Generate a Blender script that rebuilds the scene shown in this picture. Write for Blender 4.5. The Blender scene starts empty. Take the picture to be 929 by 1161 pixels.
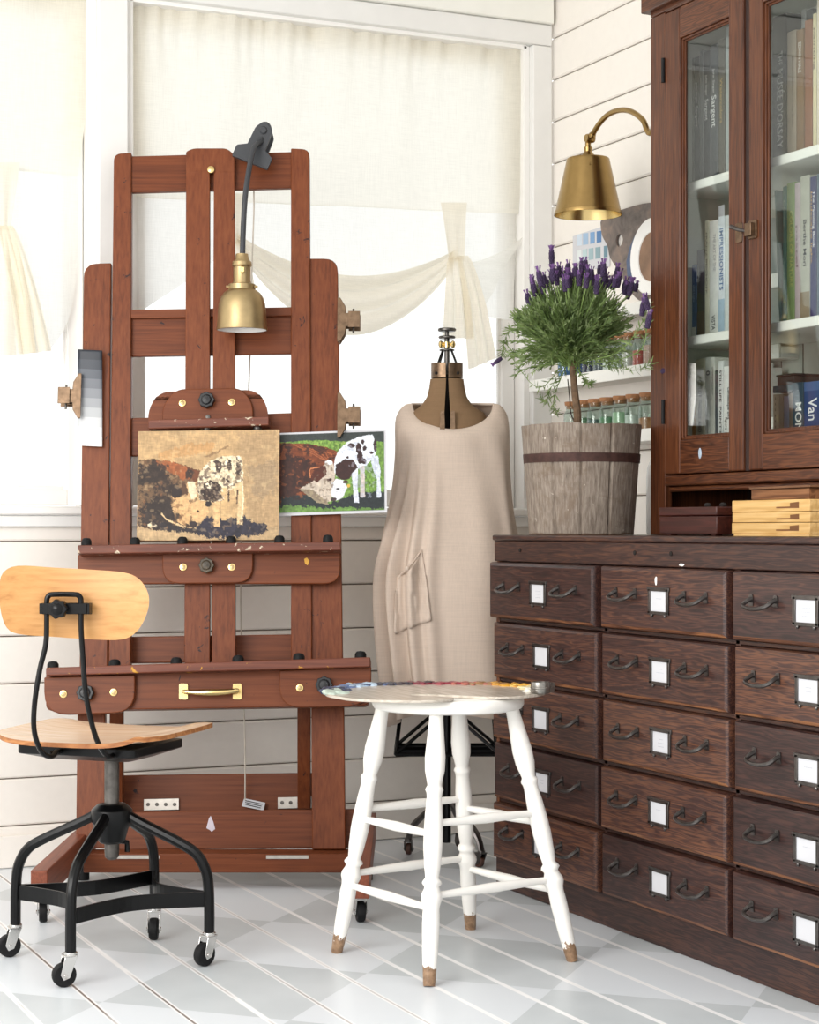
import bpy, bmesh, math, random
import numpy as np
from mathutils import Vector, Matrix
SC = bpy.context.scene
COL = SC.collection
PI = math.pi
random.seed(7)
# ------------------------------------------------------------------ camera model
F, CX, HY, H = 2130.0, 464.5, 598.0, 1.05
YAW = math.radians(24.81)
FW = Vector((math.sin(YAW), math.cos(YAW), 0)); RT = Vector((math.cos(YAW), -math.sin(YAW), 0)); UP = Vector((0, 0, 1))
CAM = Vector((0, 0, H))
def ray(px, py): return FW + RT*((px-CX)/F) + UP*((HY-py)/F)
def at_d(px, py, d): return CAM + ray(px, py)*d
def on_x(px, py, X): r = ray(px, py); return CAM + r*(X/r.x)
def on_y(px, py, Y): r = ray(px, py); return CAM + r*(Y/r.y)
def on_z(px, py, Z): r = ray(px, py); return CAM + r*((Z-H)/r.z)
def ld(lat, d, z=0.0): return RT*lat + FW*d + UP*z      # lateral / depth / height to a world point
cam = bpy.data.cameras.new('camera'); co = bpy.data.objects.new('camera', cam); COL.objects.link(co)
co.location = CAM; co.rotation_euler = (PI/2, 0, -YAW)
cam.sensor_fit = 'VERTICAL'; cam.sensor_height = 36; cam.lens = 36*F/1161; cam.shift_y = (HY-580.5)/1161
cam.clip_start = 0.05
SC.camera = co
# ------------------------------------------------------------------ object helpers
WM = {}
def thing(name, label, cat, loc=(0,0,0), rz=0.0, group=None):
    o = bpy.data.objects.new(name, None); COL.objects.link(o)
    o.location = loc; o.rotation_euler = (0, 0, rz); o.empty_display_size = .05
    o['label'] = label; o['category'] = cat
    if group: o['group'] = group
    WM[o.name] = Matrix.Translation(Vector(loc)) @ Matrix.Rotation(rz, 4, 'Z')
    return o
def tag(o, label, cat, group=None):
    o['label'] = label; o['category'] = cat
    if group: o['group'] = group
    return o
def struct(o): o['kind'] = 'structure'; return o
def fix_mesh(me):
    bm = bmesh.new(); bm.from_mesh(me)
    bmesh.ops.recalc_face_normals(bm, faces=bm.faces[:])
    bm.to_mesh(me); bm.free()
class MB:
    def __init__(s): s.v = []; s.f = []; s.m = []
    def add(s, vs, fs, m=0):
        b = len(s.v); s.v += [Vector(v) for v in vs]
        for f in fs: s.f.append([b+i for i in f]); s.m.append(m)
        return s
    def box(s, a, b, m=0):
        x0,y0,z0 = a; x1,y1,z1 = b
        return s.add([(x0,y0,z0),(x1,y0,z0),(x1,y1,z0),(x0,y1,z0),(x0,y0,z1),(x1,y0,z1),(x1,y1,z1),(x0,y1,z1)],
              [(0,3,2,1),(4,5,6,7),(0,1,5,4),(1,2,6,5),(2,3,7,6),(3,0,4,7)], m)
    def prism(s, poly, fr, t0, t1, m=0):
        """poly in (a,b) of the frame fr = (origin, e1, e2, n), thick from t0 to t1 along n"""
        O,e1,e2,n = fr; N = len(poly)
        vs = [O+e1*a+e2*b+n*t0 for a,b in poly]+[O+e1*a+e2*b+n*t1 for a,b in poly]
        fs = [list(range(N))[::-1], list(range(N,2*N))]+[(i,(i+1)%N,N+(i+1)%N,N+i) for i in range(N)]
        return s.add(vs, fs, m)
    def tube(s, pts, r, n=10, m=0, caps=True, flat=None):
        pts = [Vector(p) for p in pts]; N = len(pts)
        rs = r if isinstance(r,(list,tuple)) else [r]*N
        T = []
        for i in range(N):
            a = pts[max(i-1,0)]; b = pts[min(i+1,N-1)]
            T.append((b-a).normalized())
        ref = Vector((0,0,1)) if abs(T[0].z) < .9 else Vector((1,0,0))
        u = T[0].cross(ref).normalized(); vs = []
        for i in range(N):
            u = (u - T[i]*u.dot(T[i])).normalized(); w = T[i].cross(u)
            fx, fy = flat if flat else (1,1)
            for k in range(n):
                a = 2*PI*k/n; vs.append(pts[i]+u*(math.cos(a)*rs[i]*fx)+w*(math.sin(a)*rs[i]*fy))
        fs = []
        for i in range(N-1):
            for k in range(n):
                fs.append((i*n+k, i*n+(k+1)%n, (i+1)*n+(k+1)%n, (i+1)*n+k))
        if caps: fs += [list(range(n))[::-1], [(N-1)*n+k for k in range(n)]]
        return s.add(vs, fs, m)
    def lathe(s, prof, p0, p1=None, n=20, m=0, sx=1, sy=1, ax=None, caps=True):
        """profile [(r, h)]: h in metres along p0->direction (or fraction when p1 given)"""
        p0 = Vector(p0)
        if p1 is not None: d = Vector(p1)-p0
        else: d = Vector((0,0,1))
        t = d.normalized()
        u = ax if ax else (RT if abs(t.z) > .9 else Vector((0,0,1)))
        u = (u - t*u.dot(t)).normalized(); w = t.cross(u); vs = []
        for r,h in prof:
            c = p0 + d*h
            for k in range(n):
                a = 2*PI*k/n; vs.append(c+u*(math.cos(a)*r*sx)+w*(math.sin(a)*r*sy))
        N = len(prof); fs = []
        for i in range(N-1):
            for k in range(n): fs.append((i*n+k, i*n+(k+1)%n, (i+1)*n+(k+1)%n, (i+1)*n+k))
        if caps: fs += [list(range(n))[::-1], [(N-1)*n+k for k in range(n)]]
        return s.add(vs, fs, m)
    def ball(s, c, r, n=14, m=0, sc=(1,1,1)):
        c = Vector(c); vs = []; k = n//2; 
        for i in range(1,k):
            ph = PI*i/k
            for j in range(n):
                a = 2*PI*j/n; vs.append(c+Vector((math.sin(ph)*math.cos(a)*r*sc[0], math.sin(ph)*math.sin(a)*r*sc[1], math.cos(ph)*r*sc[2])))
        fs = [(i*n+j, i*n+(j+1)%n, (i+1)*n+(j+1)%n, (i+1)*n+j) for i in range(k-2) for j in range(n)]
        t = len(vs); vs += [c+Vector((0,0,r*sc[2])), c-Vector((0,0,r*sc[2]))]
        fs += [(t,(j+1)%n,j) for j in range(n)]+[(t+1,(k-2)*n+j,(k-2)*n+(j+1)%n) for j in range(n)]
        return s.add(vs, fs, m)
    def grid(s, fn, nu, nv, m=0, closed=False):
        vs = [fn(i/nu, j/nv) for j in range(nv+1) for i in range(nu+(0 if closed else 1))]
        w = nu if closed else nu+1
        fs = [(j*w+i, j*w+(i+1)%w, (j+1)*w+(i+1)%w, (j+1)*w+i) for j in range(nv) for i in range(nu)]
        return s.add(vs, fs, m)
    def build(s, name, mats, parent=None, loc=None, bevel=0, smooth=35, solid=0, sub=0, seg=2, fix=True):
        me = bpy.data.meshes.new(name)
        if parent is not None: W = WM[parent.name].inverted(); vs = [W@v for v in s.v]
        elif loc is not None: L = Vector(loc); vs = [v-L for v in s.v]
        else: vs = s.v
        me.from_pydata([tuple(v) for v in vs], [], s.f)
        for m in (mats if isinstance(mats,(list,tuple)) else [mats]): me.materials.append(m)
        me.polygons.foreach_set('material_index', s.m)
        if fix: fix_mesh(me)
        if smooth:
            me.polygons.foreach_set('use_smooth', [True]*len(me.polygons)); me.set_sharp_from_angle(angle=math.radians(smooth))
        o = bpy.data.objects.new(name, me); COL.objects.link(o)
        if parent is not None: o.parent = parent; WM[o.name] = WM[parent.name]
        elif loc is not None: o.location = loc; WM[o.name] = Matrix.Translation(Vector(loc))
        else: WM[o.name] = Matrix.Identity(4)
        if solid: md = o.modifiers.new('s','SOLIDIFY'); md.thickness = solid; md.offset = 0
        if bevel: md = o.modifiers.new('b','BEVEL'); md.width = bevel; md.segments = seg; md.limit_method = 'ANGLE'; md.angle_limit = math.radians(40); md.harden_normals = False
        if sub: md = o.modifiers.new('u','SUBSURF'); md.levels = sub; md.render_levels = sub
        return o
def rnd(corners, radii, n=5):
    """round polygon corners; radii per corner"""
    out = []; N = len(corners)
    if not isinstance(radii,(list,tuple)): radii = [radii]*N
    for i in range(N):
        p = Vector((*corners[i],0)); r = radii[i]
        if r <= 0: out.append((p.x,p.y)); continue
        a = Vector((*corners[i-1],0)); b = Vector((*corners[(i+1)%N],0))
        p0 = p+(a-p).normalized()*r; p1 = p+(b-p).normalized()*r
        for k in range(n+1):
            t = k/n; q = p0*(1-t)**2 + p*2*t*(1-t) + p1*t*t
            # push towards a true arc
            out.append((q.x,q.y))
    return out
def cat(pts, per=6):
    """catmull-rom through points"""
    pts = [Vector(p) for p in pts]; out = []
    for i in range(len(pts)-1):
        p0 = pts[max(i-1,0)]; p1 = pts[i]; p2 = pts[i+1]; p3 = pts[min(i+2,len(pts)-1)]
        for k in range(per):
            t = k/per
            out.append(.5*((2*p1)+(p2-p0)*t+(2*p0-5*p1+4*p2-p3)*t*t+(3*p1-p0-3*p2+p3)*t**3))
    out.append(pts[-1]); return out
def lerp_table(tab, x):
    for i in range(len(tab)-1):
        a = tab[i]; b = tab[i+1]
        if x <= b[0] or i == len(tab)-2:
            t = max(0,min(1,(x-a[0])/(b[0]-a[0]))); t = t
            return [a[k]+(b[k]-a[k])*t for k in range(1,len(a))]
def copy_tree(o, parent=None, only=None):
    c = o.copy(); COL.objects.link(c)
    if parent is not None: c.parent = parent
    WM[c.name] = WM.get(o.name, Matrix.Identity(4))
    for ch in list(o.children): copy_tree(ch, c)
    return c
# ------------------------------------------------------------------ materials
def lin(c): return tuple((x/255/12.92 if x/255 <= .04045 else ((x/255+.055)/1.055)**2.4) for x in c)+(1.0,)
class NT:
    def __init__(s, name):
        s.mat = bpy.data.materials.new(name); s.mat.use_nodes = True
        s.n = s.mat.node_tree.nodes; s.l = s.mat.node_tree.links
        s.b = s.n['Principled BSDF']; s.out = s.n['Material Output']
    def node(s, t, **kw):
        x = s.n.new(t)
        for k,v in kw.items():
            if k in ('operation','blend_type','data_type','bands_direction','wave_type','noise_dimensions','feature','distance','attribute_name','interpolation','wave_profile'): setattr(x,k,v)
            else: x.inputs[k.replace('_',' ')].default_value = v
        return x
    def link(s, a, b): s.l.new(a, b)
    def coords(s, kind='Object', scale=(1,1,1), rot=(0,0,0), rand=0):
        tc = s.n.new('ShaderNodeTexCoord'); mp = s.n.new('ShaderNodeMapping')
        mp.inputs['Scale'].default_value = scale; mp.inputs['Rotation'].default_value = rot
        s.link(tc.outputs[kind], mp.inputs['Vector'])
        if rand:
            oi = s.n.new('ShaderNodeObjectInfo'); mu = s.node('ShaderNodeMath', operation='MULTIPLY'); mu.inputs[1].default_value = rand
            s.link(oi.outputs['Random'], mu.inputs[0]); cb = s.n.new('ShaderNodeCombineXYZ')
            for k in 'XYZ': s.link(mu.outputs[0], cb.inputs[k])
            s.link(cb.outputs[0], mp.inputs['Location']); s.rnd = oi.outputs['Random']
        return mp.outputs['Vector']
    def noise(s, vec, scale, detail=4, rough=.55, dist=0):
        x = s.node('ShaderNodeTexNoise', Scale=scale, Detail=detail, Roughness=rough, Distortion=dist)
        s.link(vec, x.inputs['Vector']); return x.outputs['Fac']
    def ramp(s, fac, stops, interp='LINEAR'):
        x = s.n.new('ShaderNodeValToRGB'); x.color_ramp.interpolation = interp
        e = x.color_ramp.elements
        while len(e) < len(stops): e.new(.5)
        for k,(p,c) in enumerate(stops): e[k].position = p; e[k].color = c
        s.link(fac, x.inputs['Fac']); return x.outputs['Color']
    def mix(s, fac, a, b, blend='MIX'):
        x = s.n.new('ShaderNodeMix'); x.data_type = 'RGBA'; x.blend_type = blend
        for sock,v in ((x.inputs[0],fac),(x.inputs[6],a),(x.inputs[7],b)):
            if hasattr(v,'is_linked'): s.link(v, sock)
            else: sock.default_value = v
        return x.outputs[2]
    def math(s, op, a, b=None, clamp=False):
        x = s.n.new('ShaderNodeMath'); x.operation = op; x.use_clamp = clamp
        for sock,v in ((x.inputs[0],a),(x.inputs[1],b)):
            if v is None: continue
            if hasattr(v,'is_linked'): s.link(v, sock)
            else: sock.default_value = v
        return x.outputs[0]
    def bump(s, fac, strength=.2, dist=.002):
        x = s.n.new('ShaderNodeBump'); x.inputs['Strength'].default_value = strength; x.inputs['Distance'].default_value = dist
        s.link(fac, x.inputs['Height']); s.link(x.outputs[0], s.b.inputs['Normal'])
    def set(s, color=None, rough=.5, metal=0, spec=None):
        if color is not None:
            if hasattr(color,'is_linked'): s.link(color, s.b.inputs['Base Color'])
            else: s.b.inputs['Base Color'].default_value = color
        if hasattr(rough,'is_linked'): s.link(rough, s.b.inputs['Roughness'])
        else: s.b.inputs['Roughness'].default_value = rough
        s.b.inputs['Metallic'].default_value = metal
        if spec is not None: s.b.inputs['Specular IOR Level'].default_value = spec
        return s.mat
G0, G1 = (0,0,0,1), (1,1,1,1)
def plain(name, c, rough=.5, metal=0, var=.12, scale=12, spec=None, bump=0):
    t = NT(name); v = t.coords()
    n = t.noise(v, scale, 5)
    c0 = lin(c); d = tuple(x*(1-var) for x in c0[:3])+(1,); e = tuple(min(1,x*(1+var)) for x in c0[:3])+(1,)
    t.set(t.ramp(n, [(.3,d),(.7,e)]), rough, metal, spec)
    if bump: t.bump(n, bump)
    return t.mat
def wood(name, dark, mid, light, axis=2, rough=.45, fine=60, coarse=7, rand=0, ring=.35, bump=.15, tone=0, scuff=None, rot=(0,0,0), spec=.4):
    t = NT(name)
    sc = [1,1,1]; sc[axis] = .028
    v = t.coords('Object', tuple(sc), rot, rand)
    nf = t.noise(v, fine*3.0, 6, .62)
    sc2 = [1,1,1]; sc2[axis] = .085
    v3 = t.coords('Object', tuple(sc2), rot, rand)
    nc = t.noise(v3, coarse, 3, .5, .3)
    w = t.node('ShaderNodeTexWave', wave_type='BANDS', bands_direction='Z' if axis != 2 else 'X', Scale=coarse*2.2, Distortion=15, Detail=1.5, Detail_Scale=3.0, Detail_Roughness=.5)
    t.link(v3, w.inputs['Vector'])
    a = t.math('MULTIPLY', w.outputs['Fac'], ring); b = t.math('MULTIPLY', nf, 1-ring)
    f = t.math('ADD', t.math('MULTIPLY', t.math('ADD', a, b), .72), t.math('MULTIPLY', nc, .28))
    if tone:
        f = t.math('ADD', f, t.math('MULTIPLY', t.math('SUBTRACT', t.rnd, .5), tone))
    c = t.ramp(f, [(.28,lin(dark)),(.5,lin(mid)),(.75,lin(light))])
    if scuff:
        v2 = t.coords('Object', (1,1,1)); m = t.ramp(t.noise(v2, scuff[1], 6, .65, .8), [(scuff[2],G0),(scuff[2]+.03,G1)])
        c = t.mix(m, c, lin(scuff[0]))
    t.set(c, rough, 0, spec); t.bump(nf, bump, .001)
    return t.mat
# ------------------------------------------------------------------ palette of materials
M_easel = wood('easel_beech', (82,40,20),(112,58,31),(131,73,41), 2, .42, 45, 4, spec=.25, ring=.08, scuff=((46,32,32),24,.655), bump=.06)
M_easel_h = wood('easel_beech_cross', (78,38,20),(108,56,30),(128,70,40), 0, .42, 45, 4, spec=.25, ring=.08, scuff=((46,32,32),24,.665), bump=.06)
M_easel_worn = wood('easel_ledge_paint_worn', (70,34,24),(106,57,40),(130,76,56), 0, .5, 45, 4, ring=.1, scuff=((205,190,165),40,.62), bump=.1)
M_easel_gold = wood('easel_ledge_ochre_worn', (78,38,26),(110,58,40),(130,76,54), 0, .5, 45, 4, ring=.1, scuff=((196,142,40),22,.64), bump=.1)
M_drawer = wood('dark_oak_drawer', (36,22,21),(62,39,35),(108,70,50), 1, .32, 42, 13, rand=37, ring=.30, bump=.35, tone=.22, scuff=((196,186,180),34,.80), spec=.5)
M_case = wood('dark_oak_case', (32,20,19),(56,36,32),(92,60,44), 1, .38, 42, 13, ring=.28, bump=.3, spec=.4)
M_case_v = wood('dark_oak_end', (60,30,18),(100,58,34),(150,92,52), 2, .5, 42, 6, ring=.3, bump=.3)
M_hutch = wood('brown_oak_upright', (46,23,13),(84,46,27),(114,68,40), 2, .36, 50, 9, ring=.18, bump=.2)
M_hutch_h = wood('brown_oak_rail', (46,23,13),(84,46,27),(116,70,41), 1, .36, 50, 12, ring=.3, bump=.2)
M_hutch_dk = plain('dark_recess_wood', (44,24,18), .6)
M_ply = wood('honey_plywood', (166,112,62),(194,142,86),(206,156,100), 0, .38, 30, 4, ring=.1, bump=.05, scuff=((134,82,48),22,.70))
M_ply_e = wood('plywood_edge', (128,76,40),(160,104,58),(186,130,80), 0, .5, 60, 4)
M_seat = wood('worn_plywood_seat', (196,156,120),(222,192,162),(236,216,194), 0, .24, 26, 4, ring=.1, bump=.05)
M_black = plain('black_enamel', (7,7,8), .30, 0, .3, 8, .25)
M_rub = plain('black_rubber', (18,18,19), .6, 0, .2, 12, .25)
M_knob = plain('black_bakelite_knob', (20,20,23), .4)
M_steel = plain('worn_grey_steel', (96,92,88), .42, .85, .35, 40)
M_chrome = plain('chrome', (205,203,200), .14, 1, .05)
M_brass = plain('aged_brass', (160,132,84), .27, 1, .14, 18)
M_brass2 = plain('bright_brass', (222,196,136), .25, 1, .08)
M_dullbrass = plain('dull_antique_brass', (178,156,116), .42, 1, .14, 18)
M_iron = plain('dark_iron_pull', (96,92,90), .28, .9, .2, 40)
M_white = plain('white_paint', (244,242,238), .45, 0, .015)
M_trim = plain('white_trim_paint', (232,231,228), .45, 0, .02)
M_shelf = plain('white_shelf_paint', (240,239,232), .45, 0, .02)
M_hutchin = plain('pale_grey_green_interior', (196,198,188), .6, 0, .04)
M_card = plain('white_card', (206,206,210), .7, 0, .02)
M_ink = plain('grey_handwriting', (176,178,186), .8)
M_clip = plain('aged_clip_metal', (120,98,78), .38, .85, .3, 60)
M_clamp = plain('charcoal_plastic', (58,60,64), .5, 0, .1)
M_cork = plain('cork', (168,118,80), .85, 0, .25, 120)
M_soil = plain('dark_soil', (46,34,26), .95, 0, .4, 80)
M_cord = plain('pale_cord', (205,196,182), .6)
M_hole = plain('dark_core', (26,20,17), .9)
def stool_paint():
    t = NT('chipped_white_paint'); v = t.coords('Object')
    s = t.n.new('ShaderNodeSeparateXYZ'); t.link(v, s.inputs[0])
    n = t.noise(v, 45, 6, .65)
    a = t.math('ADD', t.math('MULTIPLY', s.outputs[2], -11.0), t.math('MULTIPLY', n, 1.0))   # bare wood where feet have worn
    m = t.ramp(a, [(.02,G0),(.06,G1)])
    spot = t.ramp(t.noise(v, 30, 6, .7), [(.74,G0),(.76,G1)])
    wd = t.ramp(t.noise(v, 70, 4), [(.3,lin((112,84,60))),(.7,lin((164,132,102)))])
    c = t.mix(t.math('MAXIMUM', m, spot), lin((243,240,234)), wd)
    return t.set(c, .38)
M_stool = stool_paint()
def glass_mat(name, tint=(1,1,1,1), rough=.01):
    t = NT(name); t.n.remove(t.b)
    tr = t.n.new('ShaderNodeBsdfTransparent'); tr.inputs[0].default_value = tint
    gl = t.n.new('ShaderNodeBsdfGlossy'); gl.inputs['Roughness'].default_value = rough
    fr = t.n.new('ShaderNodeFresnel'); fr.inputs[0].default_value = 1.5
    mx = t.n.new('ShaderNodeMixShader'); ge = t.n.new('ShaderNodeNewGeometry'); t.link(t.math('SUBTRACT', 1.5, t.math('MULTIPLY', ge.outputs['Backfacing'], .83333)), fr.inputs[0]); t.link(fr.outputs[0], mx.inputs[0]); t.link(tr.outputs[0], mx.inputs[1]); t.link(gl.outputs[0], mx.inputs[2])
    t.link(mx.outputs[0], t.out.inputs[0]); return t.mat
M_glass = glass_mat('cabinet_glass', (.93,.95,.94,1)); M_pane = glass_mat('window_glass', (.97,.98,.98,1)); M_jar = glass_mat('jar_glass', (.88,.92,.9,1))
def siding(name, c):
    t = NT(name); v = t.coords('Object', (1,1,1)); n = t.noise(v, 30, 4)
    c0 = lin(c); t.set(t.ramp(n, [(.3,tuple(x*.97 for x in c0[:3])+(1,)),(.7,c0)]), .5); t.bump(n, .05)
    return t.mat
M_side = siding('white_shiplap', (240,234,226))
M_gap = plain('shiplap_gap', (120,108,96), .9)
def floor_mat():
    t = NT('painted_checker_boards'); v = t.coords('Object')
    s = t.n.new('ShaderNodeSeparateXYZ'); t.link(v, s.inputs[0]); X,Y = s.outputs[0], s.outputs[1]
    r2 = .70710678; T = .452
    w = t.math('MULTIPLY', t.math('SUBTRACT', X, Y), r2); u = t.math('MULTIPLY', t.math('ADD', X, Y), r2)
    n = t.noise(v, 9, 3)
    cw = t.math('FLOOR', t.math('DIVIDE', t.math('ADD', w, .717+T*40), T)); cu = t.math('FLOOR', t.math('DIVIDE', t.math('ADD', u, -4.572+T*40), T))
    ch = t.math('MODULO', t.math('ADD', cw, cu), 2.0)
    col = t.mix(ch, lin((220,225,230)), lin((194,200,203)))
    col = t.mix(t.ramp(t.noise(v, 3.2, 4), [(.35,G0),(.7,(.35,.35,.35,1))]), col, lin((226,230,233)))
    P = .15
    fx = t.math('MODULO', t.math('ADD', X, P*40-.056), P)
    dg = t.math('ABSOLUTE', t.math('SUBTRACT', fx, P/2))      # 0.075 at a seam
    white = t.ramp(t.math('ADD', dg, t.math('MULTIPLY', t.math('SUBTRACT', n, .5), .002)), [(.0694,G0),(.0702,G1)])  # light catching the seam edges, painted in as white lines
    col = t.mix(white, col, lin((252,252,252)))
    va = t.coords('Object', (6,.5,1))
    mr = t.n.new('ShaderNodeMapRange'); t.link(X, mr.inputs[0]); mr.inputs[1].default_value = 1.2; mr.inputs[2].default_value = 2.1; mr.inputs[3].default_value = 1.0; mr.inputs[4].default_value = .12
    dk = t.math('MULTIPLY', t.ramp(dg, [(.0728,G0),(.0733,G1)]), t.ramp(t.noise(va, 2.2, 3), [(.42,G0),(.56,G1)]))
    dk = t.math('MULTIPLY', dk, mr.outputs[0])
    col = t.mix(dk, col, lin((98,76,64)))
    chip = t.ramp(t.noise(v, 26, 6, .7), [(.76,G0),(.775,G1)])
    col = t.mix(chip, col, lin((170,140,112)))
    t.set(col, .34, 0, .5); t.bump(white, -.3, .002); return t.mat
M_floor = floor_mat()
def cloth(name, c, trans, scale=420, tmix=.5):
    t = NT(name); v = t.coords('Object')
    a = t.noise(t.coords('Object', (1,1,.04)), scale, 3); b = t.noise(t.coords('Object', (.04,.04,1)), scale, 3)
    f = t.math('MULTIPLY', t.math('ADD', a, b), .5)
    c0 = lin(c); col = t.ramp(f, [(.36,tuple(x*.9 for x in c0[:3])+(1,)),(.62,c0)])
    t.set(col, .9, 0, .1); t.bump(f, .12, .001)
    if trans:
        tl = t.n.new('ShaderNodeBsdfTranslucent'); t.link(col, tl.inputs[0])
        mx = t.n.new('ShaderNodeMixShader'); mx.inputs[0].default_value = tmix
        t.link(t.b.outputs[0], mx.inputs[1]); t.link(tl.outputs[0], mx.inputs[2])
        if trans > 1:
            tr = t.n.new('ShaderNodeBsdfTransparent'); m2 = t.n.new('ShaderNodeMixShader'); m2.inputs[0].default_value = trans-1
            t.link(mx.outputs[0], m2.inputs[1]); t.link(tr.outputs[0], m2.inputs[2]); t.link(m2.outputs[0], t.out.inputs[0])
        else: t.link(mx.outputs[0], t.out.inputs[0])
    return t.mat
M_curtain = cloth('sheer_cream_linen', (253,252,248), 1.15, tmix=.84)
M_curtain_d = cloth('doubled_cream_linen', (253,250,241), 1.04, tmix=.77)
M_curtain_f = cloth('folded_cream_linen', (251,245,231), 1.06, tmix=.64)
M_dress = cloth('oatmeal_linen', (228,210,194), 1, 300, tmix=.25)
M_form = cloth('brown_form_linen', (132,106,80), 0, 260)
# ------------------------------------------------------------------ the room
BY, RX = 5.78, 3.22          # back wall and right wall faces
def board_wall(name, along, fixed, a0, a1, z0, z1, mat, n):
    """shiplap: separate-looking lapped boards in one wall mesh with real grooves"""
    mb = MB(); P = .1465; k = math.floor((z0-.1255)/P); e1 = along
    while .1255+P*k < z1:
        lo = max(z0, .1255+P*k+.004); hi = min(z1, .1255+P*(k+1)); k += 1
        if hi-lo < .004: continue
        c = .005
        poly = [(0,lo),(-.012+c,lo),(-.012,lo+c),(-.012,hi-c),(-.012+c,hi),(0,hi)]
        O = fixed
        mb.prism([(p,q) for p,q in poly], (O, -n, UP, e1), a0, a1)
    mb.box(*( [(min((O+e1*a0).x,(O+e1*a1-n*.08).x), min((O+e1*a0).y,(O+e1*a1-n*.08).y), z0),(max((O+e1*a0).x,(O+e1*a1-n*.08).x), max((O+e1*a0).y,(O+e1*a1-n*.08).y), z1)] ), 1)
    return mb
def back_wall():
    O = Vector((0,BY+.012,0)); n = Vector((0,-1,0)); e = Vector((1,0,0))
    mb = board_wall('w', e, O, -1.6, RX, 0, 1.085, M_side, n)
    m2 = board_wall('w', e, O, -1.6, RX, 2.81, 2.95, M_side, n); mb.add(m2.v, m2.f); mb.m[-len(m2.f):] = m2.m
    return struct(mb.build('wall_back', [M_side, M_gap], loc=(0,BY,0)))
back_wall()
def right_wall():
    O = Vector((RX+.012,0,0)); e = Vector((0,1,0))
    mb = board_wall('w', e, O, 2.2, BY, 0, 2.95, M_side, Vector((-1,0,0)))
    return struct(mb.build('wall_right', [M_side, M_gap], loc=(RX,0,0)))
right_wall()
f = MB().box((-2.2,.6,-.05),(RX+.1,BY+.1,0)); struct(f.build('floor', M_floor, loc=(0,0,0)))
f = MB().box((-1.6,3.4,2.95),(RX+.1,BY+.1,3.0)); struct(f.build('ceiling', M_white, loc=(0,0,0)))
# window openings (x from, x to)
WZ0, WZ1 = 1.12, 2.73
WIN = {1:(1.693,3.121), 2:(.10,1.573)}
for k,(xa,xb) in WIN.items():
    fr = MB()                                     # reveal, built of four boards with a stepped stop
    y0,y1 = BY-.004, BY+.16
    fr.box((xa-.012,y0,WZ0-.02),(xa+.012,y1,WZ1)); fr.box((xb-.012,y0,WZ0-.02),(xb+.012,y1,WZ1)); fr.box((xa,y0,WZ1-.012),(xb,y1,WZ1+.03))
    w = struct(fr.build('window_%d'%k, M_white, loc=((xa+xb)/2,BY,WZ0), bevel=.002))
    sa = MB(); a0,a1 = xa+.014,xb-.014; ya,yb = BY+.06,BY+.10; m = .05
    for q in range(2):                            # sash with a thin inner step
        i = .0 if q == 0 else m-.004; mm = m if q == 0 else .014; d0,d1 = (ya,yb) if q == 0 else (ya+.012,yb-.012)
        X0,X1,Z0,Z1 = a0+i,a1-i,WZ0+i,WZ1-i-.01
        sa.box((X0,d0,Z0),(X0+mm,d1,Z1)); sa.box((X1-mm,d0,Z0),(X1,d1,Z1)); sa.box((X0+mm,d0,Z0),(X1-mm,d1,Z0+mm)); sa.box((X0+mm,d0,Z1-mm),(X1-mm,d1,Z1))
    sa.build('sash', M_white, w, bevel=.003)
    MB().box((a0+m,ya+.016,WZ0+m),(a1-m,ya+.020,WZ1-m-.01)).build('pane', M_pane, w, smooth=0)
    sl = MB().box((xa-.10,BY-.035,WZ0-.032),(xb+.10,BY+.10,WZ0-.004)); sl.build('sill', M_white, w, bevel=.006)
def trim(i, a, b, mat=M_trim, bv=.004): return struct(MB().box(a, b).build('trim_%d'%i, mat, loc=a, bevel=bv))
trim(1, (1.585,BY-.03,WZ0-.004),(1.681,BY+.02,WZ1-.012))           # post between the windows
trim(2, (-1.6,BY-.03,WZ1+.001),(RX-.012,BY+.012,WZ1+.075))                 # head casing
trim(3, (-1.6,BY-.045,WZ1+.076),(RX-.012,BY+.012,2.945), M_shelf)          # frieze board above the head casing
trim(4, (3.133,BY-.03,WZ0-.004),(RX-.012,BY+.012,WZ1))
trim(5, (-.1,BY-.022,WZ0-.068),(RX-.012,BY-.0005,WZ0-.033))                 # apron board below the sill
trim(6, (-1.6,BY-.03,WZ0-.004),(.088,BY+.02,WZ1))
struct(MB().box((-1.6,BY-.016,0.001),(RX-.013,BY-.0005,.10)).build('baseboard_back', M_side, loc=(0,BY,0), bevel=.004))
struct(MB().box((RX-.016,2.2,.001),(RX-.0005,BY-.017,.10)).build('baseboard_right', M_side, loc=(RX,0,0), bevel=.004))
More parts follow.
